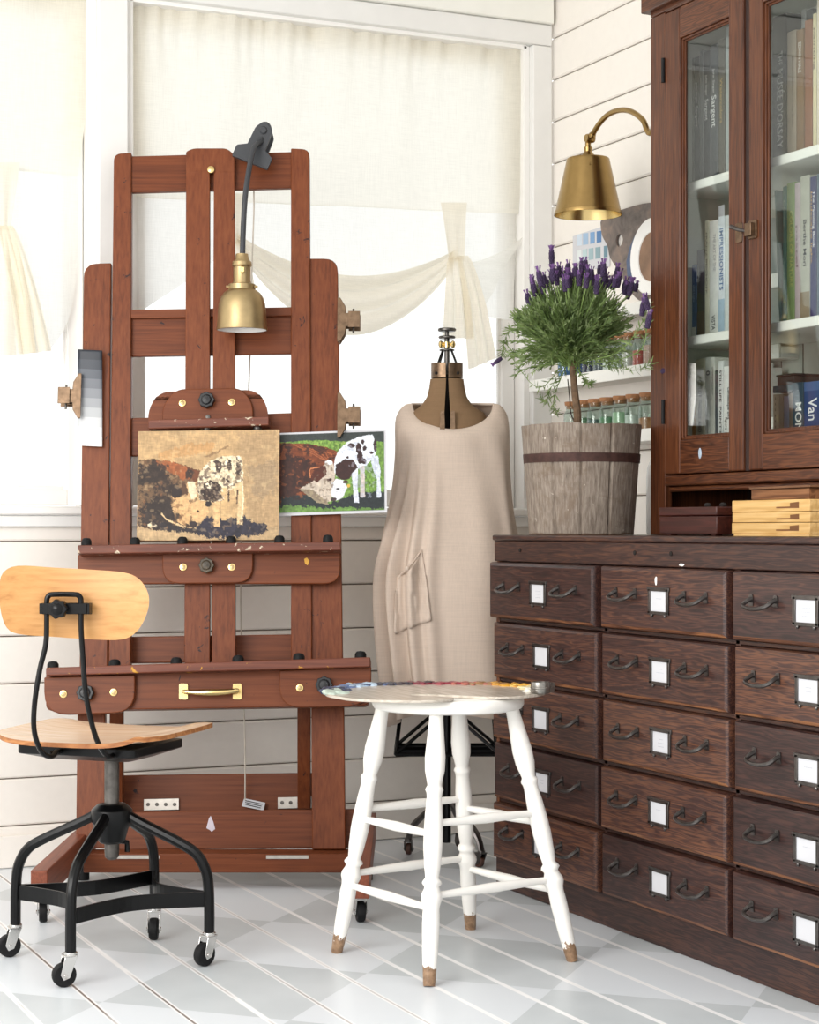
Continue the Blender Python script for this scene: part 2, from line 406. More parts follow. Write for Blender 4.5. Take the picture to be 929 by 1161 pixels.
# ------------------------------------------------------------------ curtains
CY = BY+.030
def cp(px, py, dy=0): return on_y(px, py, CY+dy)
def sheet(rows, fn_dy, nu=60, nv=30):
    """rows: list of (left pixel, right pixel) polylines from the top down -> cloth grid"""
    def P(u, v):
        k = v*(len(rows)-1); i = min(int(k), len(rows)-2); t = k-i
        a = [rows[i][0][c]+(rows[i+1][0][c]-rows[i][0][c])*t for c in (0,1)]; b = [rows[i][1][c]+(rows[i+1][1][c]-rows[i][1][c])*t for c in (0,1)]
        p = cp(a[0]+(b[0]-a[0])*u, a[1]+(b[1]-a[1])*u); p.y += fn_dy(u, v); return p
    return P, nu, nv
def curtain_1():
    t = thing('curtain', 'cream linen tie-up curtain on the window behind the easel and dress form', 'curtain', (2.4,CY,WZ1-.05))
    wav = lambda u,v: .009*math.sin(u*150+math.sin(u*19)*2)*max(0,1-v*2.2)**2 + .007*math.sin(u*62+math.sin(u*9)*2)*(1-v)**2 + .007*math.sin(u*17+1.0)+.005*math.sin(u*41+2)*(.5+.5*(1-v))
    up,nu,nv = sheet([((149,3),(599,56)),((151,110),(594,150)),((155,224),(587,243))], wav)
    MB().grid(up,260,28).build('upper_panel', M_curtain_d, t, smooth=180, fix=False)
    # lower single layer: ends in an arched hem between its two ties
    TL, TR = (262,272), (510,292)
    def hem(px):
        if px < TL[0]: return 275+ (TL[0]-px)*.75
        if px > TR[0]: return 292+ (px-TR[0])*1.35 if px < 560 else 359+(px-560)*.2
        s = (px-TL[0])/(TR[0]-TL[0]); return 272+20*s+52*math.sin(PI*s)
    def low(u, v):
        px = 156+(586-156)*u; top = 222+20*u; bot = hem(px)
        k = v**1.0; y = top+(bot-top)*k
        dpx = px
        for tx,ty in (TL,TR):                     # cloth drawn in towards each tie
            g = math.exp(-((px-tx)/60)**2)*max(0,k)**2; dpx += (tx-px)*.35*g
        p = cp(dpx, y); p.y += -.012*k + .004*math.sin(u*70)*k + .008; return p
    MB().grid(low,110,20).build('lower_panel', M_curtain, t, smooth=180, fix=False)
    def swag(A, B, sag_t, sag_b, w0, ph):
        def P(u, v):
            px = A[0]+(B[0]-A[0])*u; s = math.sin(PI*u)
            mid = A[1]+(B[1]-A[1])*u
            top = mid+sag_t*s**.9-w0; bot = mid+sag_b*s**.8+w0
            p = cp(px, top+(bot-top)*v)
            p.y += -.035 - .030*abs(math.sin(v*PI*2.6+ph+u*1.5))*(.35+s) ; return p
        return P
    MB().grid(swag(TL,TR,40,92,7,.3),60,28).build('swag', M_curtain_f, t, smooth=180, fix=False)
    def side(u, v):                                # the short fall outside the right-hand tie
        a = cp(512+ (548-512)*v, 286+ (345-286)*v); b = cp(514+ (589-514)*v, 300-30*v**2); 
        p = a.lerp(b, u); p.y += -.02-.012*math.sin(u*9)*v; return p
    MB().grid(side,18,18).build('swag', M_curtain, t, smooth=180, fix=False)
    def strap(x0,x1,xa,xb,y0,y1):
        def P(u, v):
            w = v**.8; l = x0+(xa-x0)*w; r = x1+(xb-x1)*w
            p = cp(l+(r-l)*u, y0+(y1-y0)*v); p.y += -.046-.006*math.cos(u*PI*4)*v; return p
        return P
    MB().grid(strap(493,523,502,519,232,298),12,14).build('tie_strap', M_curtain_f, t, smooth=180, fix=False)
    MB().grid(strap(246,276,254,270,222,280),12,14).build('tie_strap', M_curtain_f, t, smooth=180, fix=False)
    def tail(cx,cy,pts):
        (l1,b1),(r1,c1) = pts
        def P(u, v):
            l = cx-7+(l1-cx+7)*v**.7; r = cx+7+(r1-cx-7)*v**.7
            bot = b1+(c1-b1)*u
            p = cp(l+(r-l)*u, cy+(bot-cy)*v); p.y += -.05-.022*abs(math.sin(u*PI*2.5))*min(1,v*2); return p
        return P
    MB().grid(tail(508,294,((495,385),(527,386))),26,16).build('tail', M_curtain_f, t, smooth=180, fix=False)
    MB().grid(tail(517,292,((524,420),(552,408))),26,16).build('tail', M_curtain_f, t, smooth=180, fix=False)
    MB().grid(tail(262,274,((250,360),(285,362))),26,16).build('tail', M_curtain_f, t, smooth=180, fix=False)
    MB().tube([cp(150,1,-.004),cp(599,53,-.004)], .006).build('rod', M_white, t)
curtain_1()
def curtain_2():
    xr = on_y(107,0,CY).x
    t = thing('curtain', 'cream linen tie-up curtain on the window left of the easel, knotted with a flared tail', 'curtain', (.85,CY,WZ1-.05))
    X0 = .13
    def zpx(px,py): return on_y(px,py,CY)
    def up(u, v):
        b = zpx(107-19*v**1.6, 0); x = X0+(b.x-X0)*u; z = 2.715+(2.06-2.715)*v + .03*(1-u)*v
        z = 2.715+(zpx(88,200).z-2.715)*v + .028*(1-u)*v
        return Vector((x, CY+.006*math.sin(u*58+math.sin(u*11)*2)*(1-v)**2+.005*math.sin(u*15), z))
    MB().grid(up,110,20).build('upper_panel', M_curtain_d, t, smooth=180, fix=False)
    KX = (0,262)
    edge = [(88,198),(89,262),(86,320),(78,362),(66,385),(54,398)]; inner = [(18,190),(14,225),(10,262),(24,310),(38,355),(52,398)]
    E = [cp(*p) for p in edge]; I = [cp(*p) for p in inner]; E = cat(E,6); I = cat(I,6)
    def low(u, v):
        k = v*(len(E)-1); i = min(int(k),len(E)-2); f = k-i
        p = I[i].lerp(I[i+1],f).lerp(E[i].lerp(E[i+1],f), u); p.y += .004-.012*math.sin(u*PI)*v; return p
    MB().grid(low,24,30).build('lower_panel', M_curtain, t, smooth=180, fix=False)
    def strap(u, v):
        l = -20+(-6+20)*v; r = 20+(9-20)*v; p = cp(l+(r-l)*u, 186+(262-186)*v); p.y += -.03-.006*math.cos(u*12)*v; return p
    MB().grid(strap,14,14).build('tie_strap', M_curtain_f, t, smooth=180, fix=False)
    def tail(l1,r1,b,c,ph):
        def P(u, v):
            l = -7+(l1+7)*v**.8; r = 12+(r1-12)*v**.75
            p = cp(l+(r-l)*u, 258+((b+(c-b)*u)-258)*v); p.y += -.035-.028*abs(math.sin(u*PI*2.7+ph))*min(1,v*1.8); return p
        return P
    MB().grid(tail(-45,36,408,402,0),34,18).build('tail', M_curtain_f, t, smooth=180, fix=False)
    MB().grid(tail(16,55,404,399,1.2),20,18).build('tail', M_curtain_f, t, smooth=180, fix=False)
    def left(u, v):
        a = Vector((X0, CY, zpx(18,190).z-.0)); b = cp(0,262); c = Vector((X0+.05,CY,1.62))
        p = a.lerp(c, v).lerp(cp(18,190).lerp(cp(4,268), v), u); p.y += -.01*v*math.sin(u*8); return p
    MB().grid(left,24,14).build('lower_panel', M_curtain, t, smooth=180, fix=False)
    MB().tube([Vector((X0,CY-.004,2.72)),Vector((xr+.01,CY-.004,2.72))], .006).build('rod', M_white, t)
curtain_2()
# ------------------------------------------------------------------ easel
ELAT, ED = -.58, 5.5
LEAN = math.radians(8.4)
EO = ld(ELAT, ED, 0)
eS = FW*math.sin(LEAN)+UP*math.cos(LEAN); eN = -FW*math.cos(LEAN)+UP*math.sin(LEAN); eP0 = EO+UP*.1
def epx(px, py, t=0.0):
    r = ray(px, py); d = (t-(CAM-eP0).dot(eN))/r.dot(eN)
    p = CAM+r*d-eP0; return (p.dot(RT), p.dot(eS))
EF = (eP0, RT, eS, eN)
def e3(px, py, t=0.0): a,b = epx(px,py,t); return eP0+RT*a+eS*b+eN*t
def eprism(mb, px, t0, t1, r=0, m=0):
    """prism on the leaning plane; outline from the points it passes through at its front face t1"""
    pts = [epx(x,y,t1) for x,y in px]
    R = [q*5.6/F for q in r] if isinstance(r,(list,tuple)) else r*5.6/F
    if (max(R) if isinstance(R,list) else R) > 0: pts = rnd(pts, R)
    return mb.prism(pts, EF, t0, t1, m)
easel = thing('easel', 'tall reddish-brown wooden studio easel with paint-smeared trays, standing before the window', 'easel', EO, -YAW)
def E(name, px, t0, t1, r=0, m=None, bevel=.003, parent=None):
    return eprism(MB(), px, t0, t1, r).build(name, m or M_easel, parent or easel, bevel=bevel)
B4 = lambda x0,x1,y0,y1: [(x0,y0),(x1,y0),(x1,y1),(x0,y1)]
E('inner_stile', [(129,174),(149,173),(148,760),(123,760)], -.030, .004, [9,0,0,0])
E('inner_stile', [(330,168),(351,169),(354,757),(330,757)], -.030, .004, [0,9,0,0])
E('outer_stile', [(95,299),(126,298),(122,770),(90,770)], -.036, -.006, [16,0,0,0])
E('lower_leg', [(88,790),(119,790),(119,962),(86,962)], -.036, -.002)
E('outer_stile', [(350,293),(383,293),(389,760),(353,760)], -.036, -.006, [0,16,0,0])
E('lower_leg', [(353,785),(390,783),(392,963),(354,963)], -.036, .004)
E('top_crossbar', [(148,177),(331,172),(331,213),(148,218)], -.024, -.004, m=M_easel_h)
E('middle_crossbar', [(147,357),(331,354),(331,401),(147,404)], -.030, -.012, m=M_easel_h)
E('crossbar_ledge', [(147,351),(331,348),(331,358),(147,361)], -.020, .002, m=M_easel_h)
E('crossbar', [(147,474),(331,468),(331,511),(147,517)], -.030, -.010, m=M_easel_h)
E('crossbar', [(140,722),(335,719),(335,749),(140,752)], -.085, -.060, m=M_easel_h)
mast = MB()                                         # forked mast: two slats joined above the slot
eprism(mast, [(211,172),(218,168),(258,168),(266,176),(266,196),(242.5,194),(238,194),(211,196)], -.004, .018, [2,6,6,4,0,0,0,0])
eprism(mast, [(211,195),(238,193.5),(238,752),(209,752)], -.004, .018); eprism(mast, [(242.5,193.5),(266,195),(267,752),(240,752)], -.004, .018)
mo = mast.build('mast', M_easel, easel, bevel=.002)
sc_ = MB().lathe([(.0,0),(.011,0),(.011,.008),(.006,.011),(0,.011)], e3(239.5,193,.018), e3(239.5,193,.018)+eN, n=14); sc_.build('mast_screw', M_brass2, easel)
def knob(px, py, t, r=.020, parent=None, mat=None):
    p = e3(px,py,t); mb = MB(); pr = []
    n = 24; q = []
    for k in range(n):
        a = 2*PI*k/n; rr = r*(1+.09*math.cos(a*8)); q.append((math.cos(a)*rr, math.sin(a)*rr))
    mb.prism(q, (p,RT,eS,eN), .006, .026); mb.lathe([(r*.55,0),(r*.55,.008)], p, p+eN, n=12); mb.lathe([(r*.7,.026),(r*.5,.030),(0,.031)], p, p+eN, n=16, caps=False)
    return mb.build('knob', mat or M_knob, parent or easel, bevel=.002)
def screw(px, py, t, parent=None):
    p = e3(px,py,t); mb = MB().lathe([(.0105,.0),(.0115,.001),(.0105,.0022),(.0065,.0028),(.0055,.0016)], p, p+eN, n=18, caps=False).lathe([(.0055,.0014),(.0,.0022)], p, p+eN, n=18, m=1, caps=False)
    return mb.build('screw_cup', [M_brass2,M_dullbrass], parent or easel, smooth=30)
def bumper(px, py, t, w=10):
    p = e3(px,py,t); a = w*5.6/F/2
    return MB().lathe([(a*1.2,-.004),(a*1.15,.010),(a*.8,.017),(0,.019)], p, p+eS, n=14).build('rubber_bumper', M_rub, easel)
# upper canvas holder
E('holder_back_plate', [(168,482),(168,462),(182,444),(290,442),(304,459),(304,480)], .019, .030, [0,14,12,12,14,0], m=M_easel_h)
hp = E('holder_front_plate', [(184,477),(184,460),(200,441),(274,440),(287,457),(287,475)], .031, .042, [0,10,10,10,10,0], m=M_easel_h)
E('holder_ledge', [(168,476),(305,472),(305,482),(168,486)], .019, .080, m=M_easel_worn)
knob(235,455,.042,r=.0235); screw(207,457,.042); screw(263,456,.042)
MB().lathe([(.007,0),(.007,.006),(0,.007)], e3(236,473,.042), e3(236,473,.042)+eN, n=8).build('bolt', M_steel, easel)
for x in (178,235,292):
    p = e3(x,483,.05); MB().lathe([(.013,.0),(.013,.012),(.009,.016)], p, p-eS, n=12).build('clamp_foot', M_steel, easel)
# canvas tray
E('canvas_tray_board', [(88,629),(386,626),(386,662),(88,662)], .019, .040, [0,0,18,0], m=M_easel_h)
E('canvas_tray_ledge', [(88,618),(386,614),(387,624),(88,628)], .019, .105, m=M_easel_worn)
tp = E('tray_centre_plate', [(184,628),(287,626),(287,661),(184,662)], .041, .056, [0,0,20,20], m=M_easel_h)
k2 = knob(235,642,.056,r=.022, mat=plain('paint_smeared_knob',(70,60,46),.5,0,.6,60)); screw(208,643,.056); screw(263,643,.056)
for x in (98,153,207,262,317,372): bumper(x, 617-(x-98)*.013, .085)
# storage drawer tray
E('drawer_box', [(52,764),(419,757),(419,800),(52,806)], .006, .100, [0,0,8,8], m=M_easel_h)
E('drawer_tray_ledge', [(52,757),(420,745),(420,756),(52,766)], .006, .155, m=M_easel_gold)
E('clamp_plate', [(50,768),(153,765),(153,808),(50,811)], .101, .122, [0,0,24,26], m=M_easel_h)
E('clamp_plate', [(317,760),(421,756),(421,800),(317,803)], .101, .122, [0,0,26,24], m=M_easel_h)
for x,y in ((98,786),(368,777)): knob(x,y,.122, r=.024)
for x,y in ((72,787),(129,785),(340,780),(397,778)): screw(x,y,.122)
for x in (60,130,200,270,339,409): bumper(x, 757-(x-60)*.0335, .12, 11)
hd = MB()
for x in (208,269): eprism(hd, B4(x-5,x+5,775,793), .101, .106, 2)
a = [e3(208,784,.106),e3(208,784,.124),e3(222,785,.128),e3(239,785,.130),e3(255,784.5,.128),e3(269,783,.124),e3(269,783,.106)]
hd.tube(a[:2]+cat(a[1:-1],5)[1:]+a[-1:], [.005,.005]+[.006+.004*math.sin(PI*k/20) for k in range(len(cat(a[1:-1],5))-1)]+[.005], 10)
hd.build('drawer_handle', M_brass2, easel)
# base
E('front_board', [(119,921),(405,917),(405,961),(119,964)], -.064, -.037, m=M_easel_h)
E('rear_board', [(128,879),(360,876),(360,921),(128,924)], -.34, -.315, m=M_easel_h)
def ebox(name, la, lb, da, db, za, zb, m, bevel=.003):
    mb = MB(); fr = (CAM*0, RT, FW, UP)
    mb.prism([(la,da),(lb,da),(lb,db),(la,db)], fr, za, zb); return mb.build(name, m, easel, bevel=bevel)
ebox('base_bar', -.945, -.155, 5.44, 5.52, .050, .105, M_easel_h)
M_easel_d = wood('easel_beech_runner', (92,46,29),(126,66,44),(146,82,56), 1, .42, 45, 4, ring=.1, bump=.06)
for la in (-.150,-.995):
    ebox('base_runner', la, la+.045, 4.93, 5.93 if la > -.5 else 5.80, .075, .15, M_easel_d)
for px in (135,345): pass
for x0,x1 in ((123,142),(338,352)):                       # rear struts sloping back from the stiles
    a0 = e3((x0+x1)/2, 700, -.06); a1 = e3((x0+x1)/2, 915, -.30)
    fr = (a0, RT, (a1-a0).normalized(), (a1-a0).normalized().cross(RT)); L = (a1-a0).length
    MB().prism([(-.020,0),(.020,0),(.020,L),(-.020,L)], fr, -.015, .015).build('rear_strut', M_easel, easel, bevel=.002)
M_plate = plain('brushed_hinge_plate', (190,184,176), .35, .8, .1, 60)
def plate(px, t0, t1, holes):
    mb = MB(); eprism(mb, px, t0, t1)
    o = mb.build('hinge_plate', M_plate, easel, bevel=.001)
    h = MB(); cx0,cx1 = px[0][0]+5, px[1][0]-5; cy = (px[0][1]+px[2][1])/2
    for k in range(holes):
        p = e3(cx0+(cx1-cx0)*k/(holes-1), cy, t1); h.lathe([(.006,.0),(.006,.001),(0,.0012)], p, p+eN, n=10)
    h.build('screw_head', M_steel, o)
plate([(163,906),(203,905),(203,918),(163,919)], -.312, -.306, 4); plate([(315,904),(354,903),(354,916),(315,917)], -.312, -.306, 4)
for x0,x1 in ((131,181),(302,350)): ebox('piano_hinge', (x0-CX)/F*5.44, (x1-CX)/F*5.44, 5.436, 5.4395, .091, .101, M_plate, bevel=0)
dr = MB(); eprism(dr, [(237,928),(239,925),(242,932),(244,940),(240,943),(238,941),(234,939)], -.0365, -.0358); dr.build('paint_drip', plain('lilac_white_paint',(206,196,206),.5), easel, smooth=0)
yp = MB(); eprism(yp, [(345,634),(348,632),(351,636),(349,641),(346,639)], .0402, .0409); yp.build('paint_drip', plain('ochre_paint',(206,152,44),.5), easel, smooth=0)
E('corner_bracket', [(375,963),(397,962),(399,970),(375,971)], -.03, -.022, m=M_plate, bevel=.001)
def caster(parent, base, ang, h, r, w=.022, chrome=None, name='caster', plate_r=.016):
    """swivel caster: base = point on the floor under the stem, ang = trailing direction"""
    d = Vector((math.cos(ang), math.sin(ang), 0)); sd = Vector((-d.y, d.x, 0)); ax = base + d*(r*.55) + UP*r
    mb = MB(); top = base+UP*h
    mb.lathe([(plate_r,-.006),(plate_r,0),(plate_r*.5,.004)], top, n=14)
    for s in (-1,1):
        q = [(-.010,h-r*1.0+.0),( .012,h-r),(r*.55+.010,.0-.004),(r*.55-.002,-.012),(r*.55-.012,-.004)]
        fr = (base+UP*r+sd*(s*(w/2+.002)), d, UP, sd*s)
        mb.prism([(-.013,h-r-.006),(.016,h-r-.006),(r*.55+.011,.002),(r*.55+.004,-.011),(r*.55-.010,-.006)], fr, 0, .003)
    mb.prism([(-.013,-(w/2+.005)),(.018,-(w/2+.005)),(.018,w/2+.005),(-.013,w/2+.005)], (top-UP*.009, d, sd, UP), 0, .004)
    mb.lathe([(.005,0),(.005,w+.016)], ax-sd*(w/2+.008), ax-sd*(w/2+.008)+sd, n=10)
    f = mb.build(name, chrome or M_chrome, parent, bevel=.001)
    wh = MB().lathe([(r*.35,0),(r*.86,0),(r*.97,w*.12),(r,w*.3),(r,w*.7),(r*.97,w*.88),(r*.86,w),(r*.35,w)], ax-sd*(w/2), ax-sd*(w/2)+sd, n=24)
    wh.build('wheel', M_rub, f)
    return f
for la in (-.1275,-.9725):
    caster(easel, ld(la,4.985), -YAW+PI/2+.2, .075, .028)
    MB().lathe([(.018,0),(.018,.0745)], ld(la,5.60,0), n=12).build('foot', M_rub, easel)
# ------------------------------------------------------------------ pictures on the easel
def vnoise(x, y, seed):
    rs = np.random.RandomState(seed); g = rs.rand(64,64)
    xi = np.floor(x).astype(int); yi = np.floor(y).astype(int); fx = x-xi; fy = y-yi
    fx = fx*fx*(3-2*fx); fy = fy*fy*(3-2*fy)
    G = lambda a,b: g[a%64,b%64]
    return G(xi,yi)*(1-fx)*(1-fy)+G(xi+1,yi)*fx*(1-fy)+G(xi,yi+1)*(1-fx)*fy+G(xi+1,yi+1)*fx*fy
def fbm(x, y, seed, o=4): return sum(vnoise(x*2**k,y*2**k,seed+k)*.5**(k+1) for k in range(o))
class Art:
    def __init__(s, x0, x1, y0, y1, nx, ny, seed):
        s.nx, s.ny = nx, ny; s.X, s.Y = np.meshgrid(np.linspace(x0,x1,nx), np.linspace(y0,y1,ny)); s.C = np.ones((ny,nx,3)); s.seed = seed
    def warp(s, amp, fr=1/22.):
        s.seed += 11; g = 1/6.; return (s.X+(fbm(s.X*fr,s.Y*fr,s.seed)-.5)*amp*1.3+(fbm(s.X*g,s.Y*g,s.seed+2)-.5)*amp*.9, s.Y+(fbm(s.X*fr,s.Y*fr,s.seed+5)-.5)*amp*1.3+(fbm(s.X*g,s.Y*g,s.seed+7)-.5)*amp*.9)
    def put(s, mask, c, var=.15, sx=1/16., sy=1/16., alpha=1.0):
        s.seed += 7; n = fbm(s.X*sx, s.Y*sy, s.seed)-.47
        c = np.array(c,float)[None,None,:]*(1+2*var*n[...,None]); a = mask[...,None]*alpha; s.C = s.C*(1-a)+np.clip(c,0,255)*a
    def poly(s, P, c, amp=16, **k):
        x,y = s.warp(amp); m = np.zeros(x.shape,bool); N = len(P)
        for i in range(N):
            (x0,y0),(x1,y1) = P[i],P[(i+1)%N]
            if y0 == y1: continue
            cnd = ((y0 > y) != (y1 > y)) & (x < (x1-x0)*(y-y0)/(y1-y0)+x0); m ^= cnd
        s.put(m.astype(float), c, **k)
    def ell(s, cx, cy, rx, ry, c, amp=10, **k):
        x,y = s.warp(amp); s.put((((x-cx)/rx)**2+((y-cy)/ry)**2 < 1).astype(float), c, **k)
    def line(s, P, w, c, amp=6, **k):
        x,y = s.warp(amp); m = np.zeros(x.shape,bool)
        for (x0,y0),(x1,y1) in zip(P,P[1:]):
            t = np.clip(((x-x0)*(x1-x0)+(y-y0)*(y1-y0))/((x1-x0)**2+(y1-y0)**2),0,1)
            m |= (x-x0-t*(x1-x0))**2+(y-y0-t*(y1-y0))**2 < w*w/4
        s.put(m.astype(float), c, **k)
    def mottle(s, P, c, thr, fr, amp=14, **k):
        x,y = s.warp(amp); m = np.zeros(x.shape,bool); N = len(P)
        for i in range(N):
            (x0,y0),(x1,y1) = P[i],P[(i+1)%N]
            if y0 == y1: continue
            m ^= ((y0 > y) != (y1 > y)) & (x < (x1-x0)*(y-y0)/(y1-y0)+x0)
        s.seed += 3; q = fbm(s.X*fr,s.Y*fr,s.seed); s.put(np.clip((q-thr)/.06,0,1)*m, c, **k)
    def glaze(s, amt, sx, sy):
        n = fbm(s.X*sx, s.Y*sy, 77)-.47; m = fbm(s.X*sy, s.Y*sx, 91)-.47; s.C = np.clip(s.C*(1+amt*(n+m))[...,None],0,255)
    def mesh(s, name, corner, mat, parent, lift=0.0):
        nx,ny = s.nx,s.ny; a,b,c,d = corner   # tl tr br bl
        mb = MB(); vs = []
        for j in range(ny):
            for i in range(nx):
                u = i/(nx-1); v = j/(ny-1); vs.append(a.lerp(b,u).lerp(d.lerp(c,u),v))
        mb.add(vs, [(j*nx+i,(j+1)*nx+i,(j+1)*nx+i+1,j*nx+i+1) for j in range(ny-1) for i in range(nx-1)])
        o = mb.build(name, mat, parent, smooth=0, fix=False); at = o.data.color_attributes.new('paint','FLOAT_COLOR','POINT')
        q = np.clip(s.C.reshape(-1,3)/255,0,1); q = np.where(q <= .04045, q/12.92, ((q+.055)/1.055)**2.4)
        at.data.foreach_set('color', np.concatenate([q,np.ones((len(q),1))],1).astype(np.float32).ravel()); return o
def art_mat(name, rough, bump):
    t = NT(name); a = t.node('ShaderNodeAttribute', attribute_name='paint'); t.set(a.outputs['Color'], rough, 0, .35)
    if bump: t.bump(t.noise(t.coords('Object'), 320, 3), bump, .001)
    return t.mat
def painting():
    A = Art(33,912,45,725,230,178,3)
    A.put(np.ones(A.X.shape), (184,152,110), .16, 1/50., 1/34.)
    A.poly([(640,60),(912,45),(912,725),(700,600),(690,300)], (166,138,104), 60, alpha=.6)
    A.poly([(700,260),(900,240),(890,420),(760,470)], (140,122,100), 90, alpha=.45)
    A.line([(190,200),(330,165),(480,150)], 60, (190,138,84), 40, alpha=.5); A.line([(455,205),(520,180),(590,145)], 16, (120,92,66), 20, alpha=.6)
    A.poly([(33,640),(912,650),(912,725),(33,725)], (186,160,124), 40, alpha=.6)
    A.poly([(33,215),(150,222),(240,232),(330,268),(420,300),(405,370),(400,460),(360,640),(230,650),(150,660),(33,640)], (104,78,56), 24, var=.35)
    A.poly([(110,225),(240,232),(340,275),(370,350),(310,350),(200,285)], (150,86,50), 18, var=.25)
    A.poly([(330,268),(420,300),(405,365),(370,350)], (104,62,40), 14)
    A.poly([(48,250),(150,260),(240,340),(250,400),(240,470),(190,520),(60,470),(45,340)], (54,42,36), 40, var=.3)
    A.poly([(40,470),(230,480),(260,560),(330,645),(170,660),(60,630)], (52,42,38), 44, var=.3)
    A.poly([(40,350),(140,370),(130,470),(40,500)], (122,94,66), 50, alpha=.7)
    A.poly([(245,500),(300,455),(345,360),(395,365),(405,455),(372,490),(362,600),(335,640),(265,590)], (204,164,116), 16, var=.16)
    A.poly([(345,358),(388,366),(404,455),(372,475),(350,430)], (226,206,172), 10)
    A.poly([(250,380),(330,365),(350,440),(300,455),(255,440)], (82,58,42), 16); A.ell(275,428,33,36,(48,38,36),8); A.line([(243,410),(245,450),(262,470),(290,462)],6,(206,160,112),4)
    A.ell(365,482,12,7,(50,38,34),4); A.line([(162,535),(210,590),(270,622),(330,640)],9,(216,186,142),8); A.ell(125,630,24,18,(222,206,176),14)
    A.poly([(400,640),(480,575),(560,590),(690,575),(800,620),(860,660),(780,695),(600,708),(480,705),(400,690)], (46,43,54), 40, var=.3)
    A.poly([(170,610),(330,650),(410,655),(405,680),(180,660)], (48,42,44), 24)
    A.poly([(412,445),(405,400),(412,330),(430,285),(485,238),(545,208),(612,206),(660,206),(682,240),(686,350),(640,400),(596,420),(560,480),(500,490),(420,475)], (226,208,174), 12, var=.14)
    A.poly([(648,350),(686,350),(694,480),(686,632),(650,630),(660,500),(628,410)], (216,186,142), 8); A.poly([(548,400),(592,400),(588,604),(556,604)], (206,170,122), 8); A.poly([(500,480),(545,470),(546,645),(510,642)], (210,172,124), 8)
    A.poly([(415,440),(450,370),(482,345),(545,380),(560,470),(500,490),(420,475)], (58,44,38), 14, var=.3)
    for e in ((535,272,22,36),(600,262,14,36),(656,300,15,54),(575,352,22,18),(520,240,16,12),(655,225,9,16)): A.ell(*e,(66,54,48),14)
    A.line([(598,360),(600,480)],12,(70,54,46),8); A.line([(655,420),(650,500)],9,(90,68,52),6); A.line([(678,210),(690,480),(680,620)],6,(236,218,186),4)
    CALF = [(412,445),(405,400),(412,330),(430,285),(485,238),(545,208),(612,206),(660,206),(682,240),(686,350),(640,400),(596,420),(560,480),(500,490),(420,475)]
    A.mottle(CALF,(78,64,58),.56,1/24.,alpha=.85); A.mottle(CALF,(150,130,108),.50,1/15.,alpha=.6); A.mottle(CALF,(238,224,196),.60,1/20.)
    COW = [(33,215),(150,222),(240,232),(330,268),(400,300),(360,350),(250,400),(240,500),(360,640),(150,660),(33,640)]
    A.mottle(COW,(132,100,70),.60,1/34.,alpha=.5); A.mottle(COW,(46,36,32),.52,1/44.,alpha=.85); A.mottle(COW,(150,98,60),.64,1/26.,alpha=.5)
    A.mottle([(245,500),(300,455),(395,365),(405,455),(372,490),(335,640),(265,590)],(128,92,62),.54,1/22.,alpha=.7)
    A.mottle([(33,45),(912,45),(912,725),(33,725)],(206,178,134),.60,1/30.,alpha=.35); A.mottle([(480,600),(840,600),(840,690),(480,700)],(120,98,78),.60,1/22.,alpha=.7)
    A.poly([(372,492),(420,476),(470,500),(478,555),(432,612),(384,614),(366,560)], (208,168,120), 8); A.ell(474,502,20,18,(46,38,38),4); A.ell(410,546,9,6,(44,34,32),3); A.ell(382,628,26,20,(52,42,42),6)
    A.glaze(.22,1/30.,1/4.)
    t0,t1 = .050,.068
    c = [e3(157,489,t1),e3(317,487,t1),e3(316,612,t1),e3(155,613,t1)]
    mid = sum(c,Vector())/4
    b = MB(); back = [p-eN*.018 for p in c]
    b.add([p-eN*.0006 for p in c]+back, [(3,2,1,0),(4,5,6,7),(0,1,5,4),(1,2,6,5),(2,3,7,6),(3,0,4,7)])
    o = b.build('painting', plain('raw_canvas',(206,184,150),.9,0,.1,100), loc=c[3]); tag(o, 'unframed tan oil sketch of a cow and calf, held on the easel tray', 'painting')
    A.mesh('painted_face', c, art_mat('oil_paint',.55,.25), o)
painting()
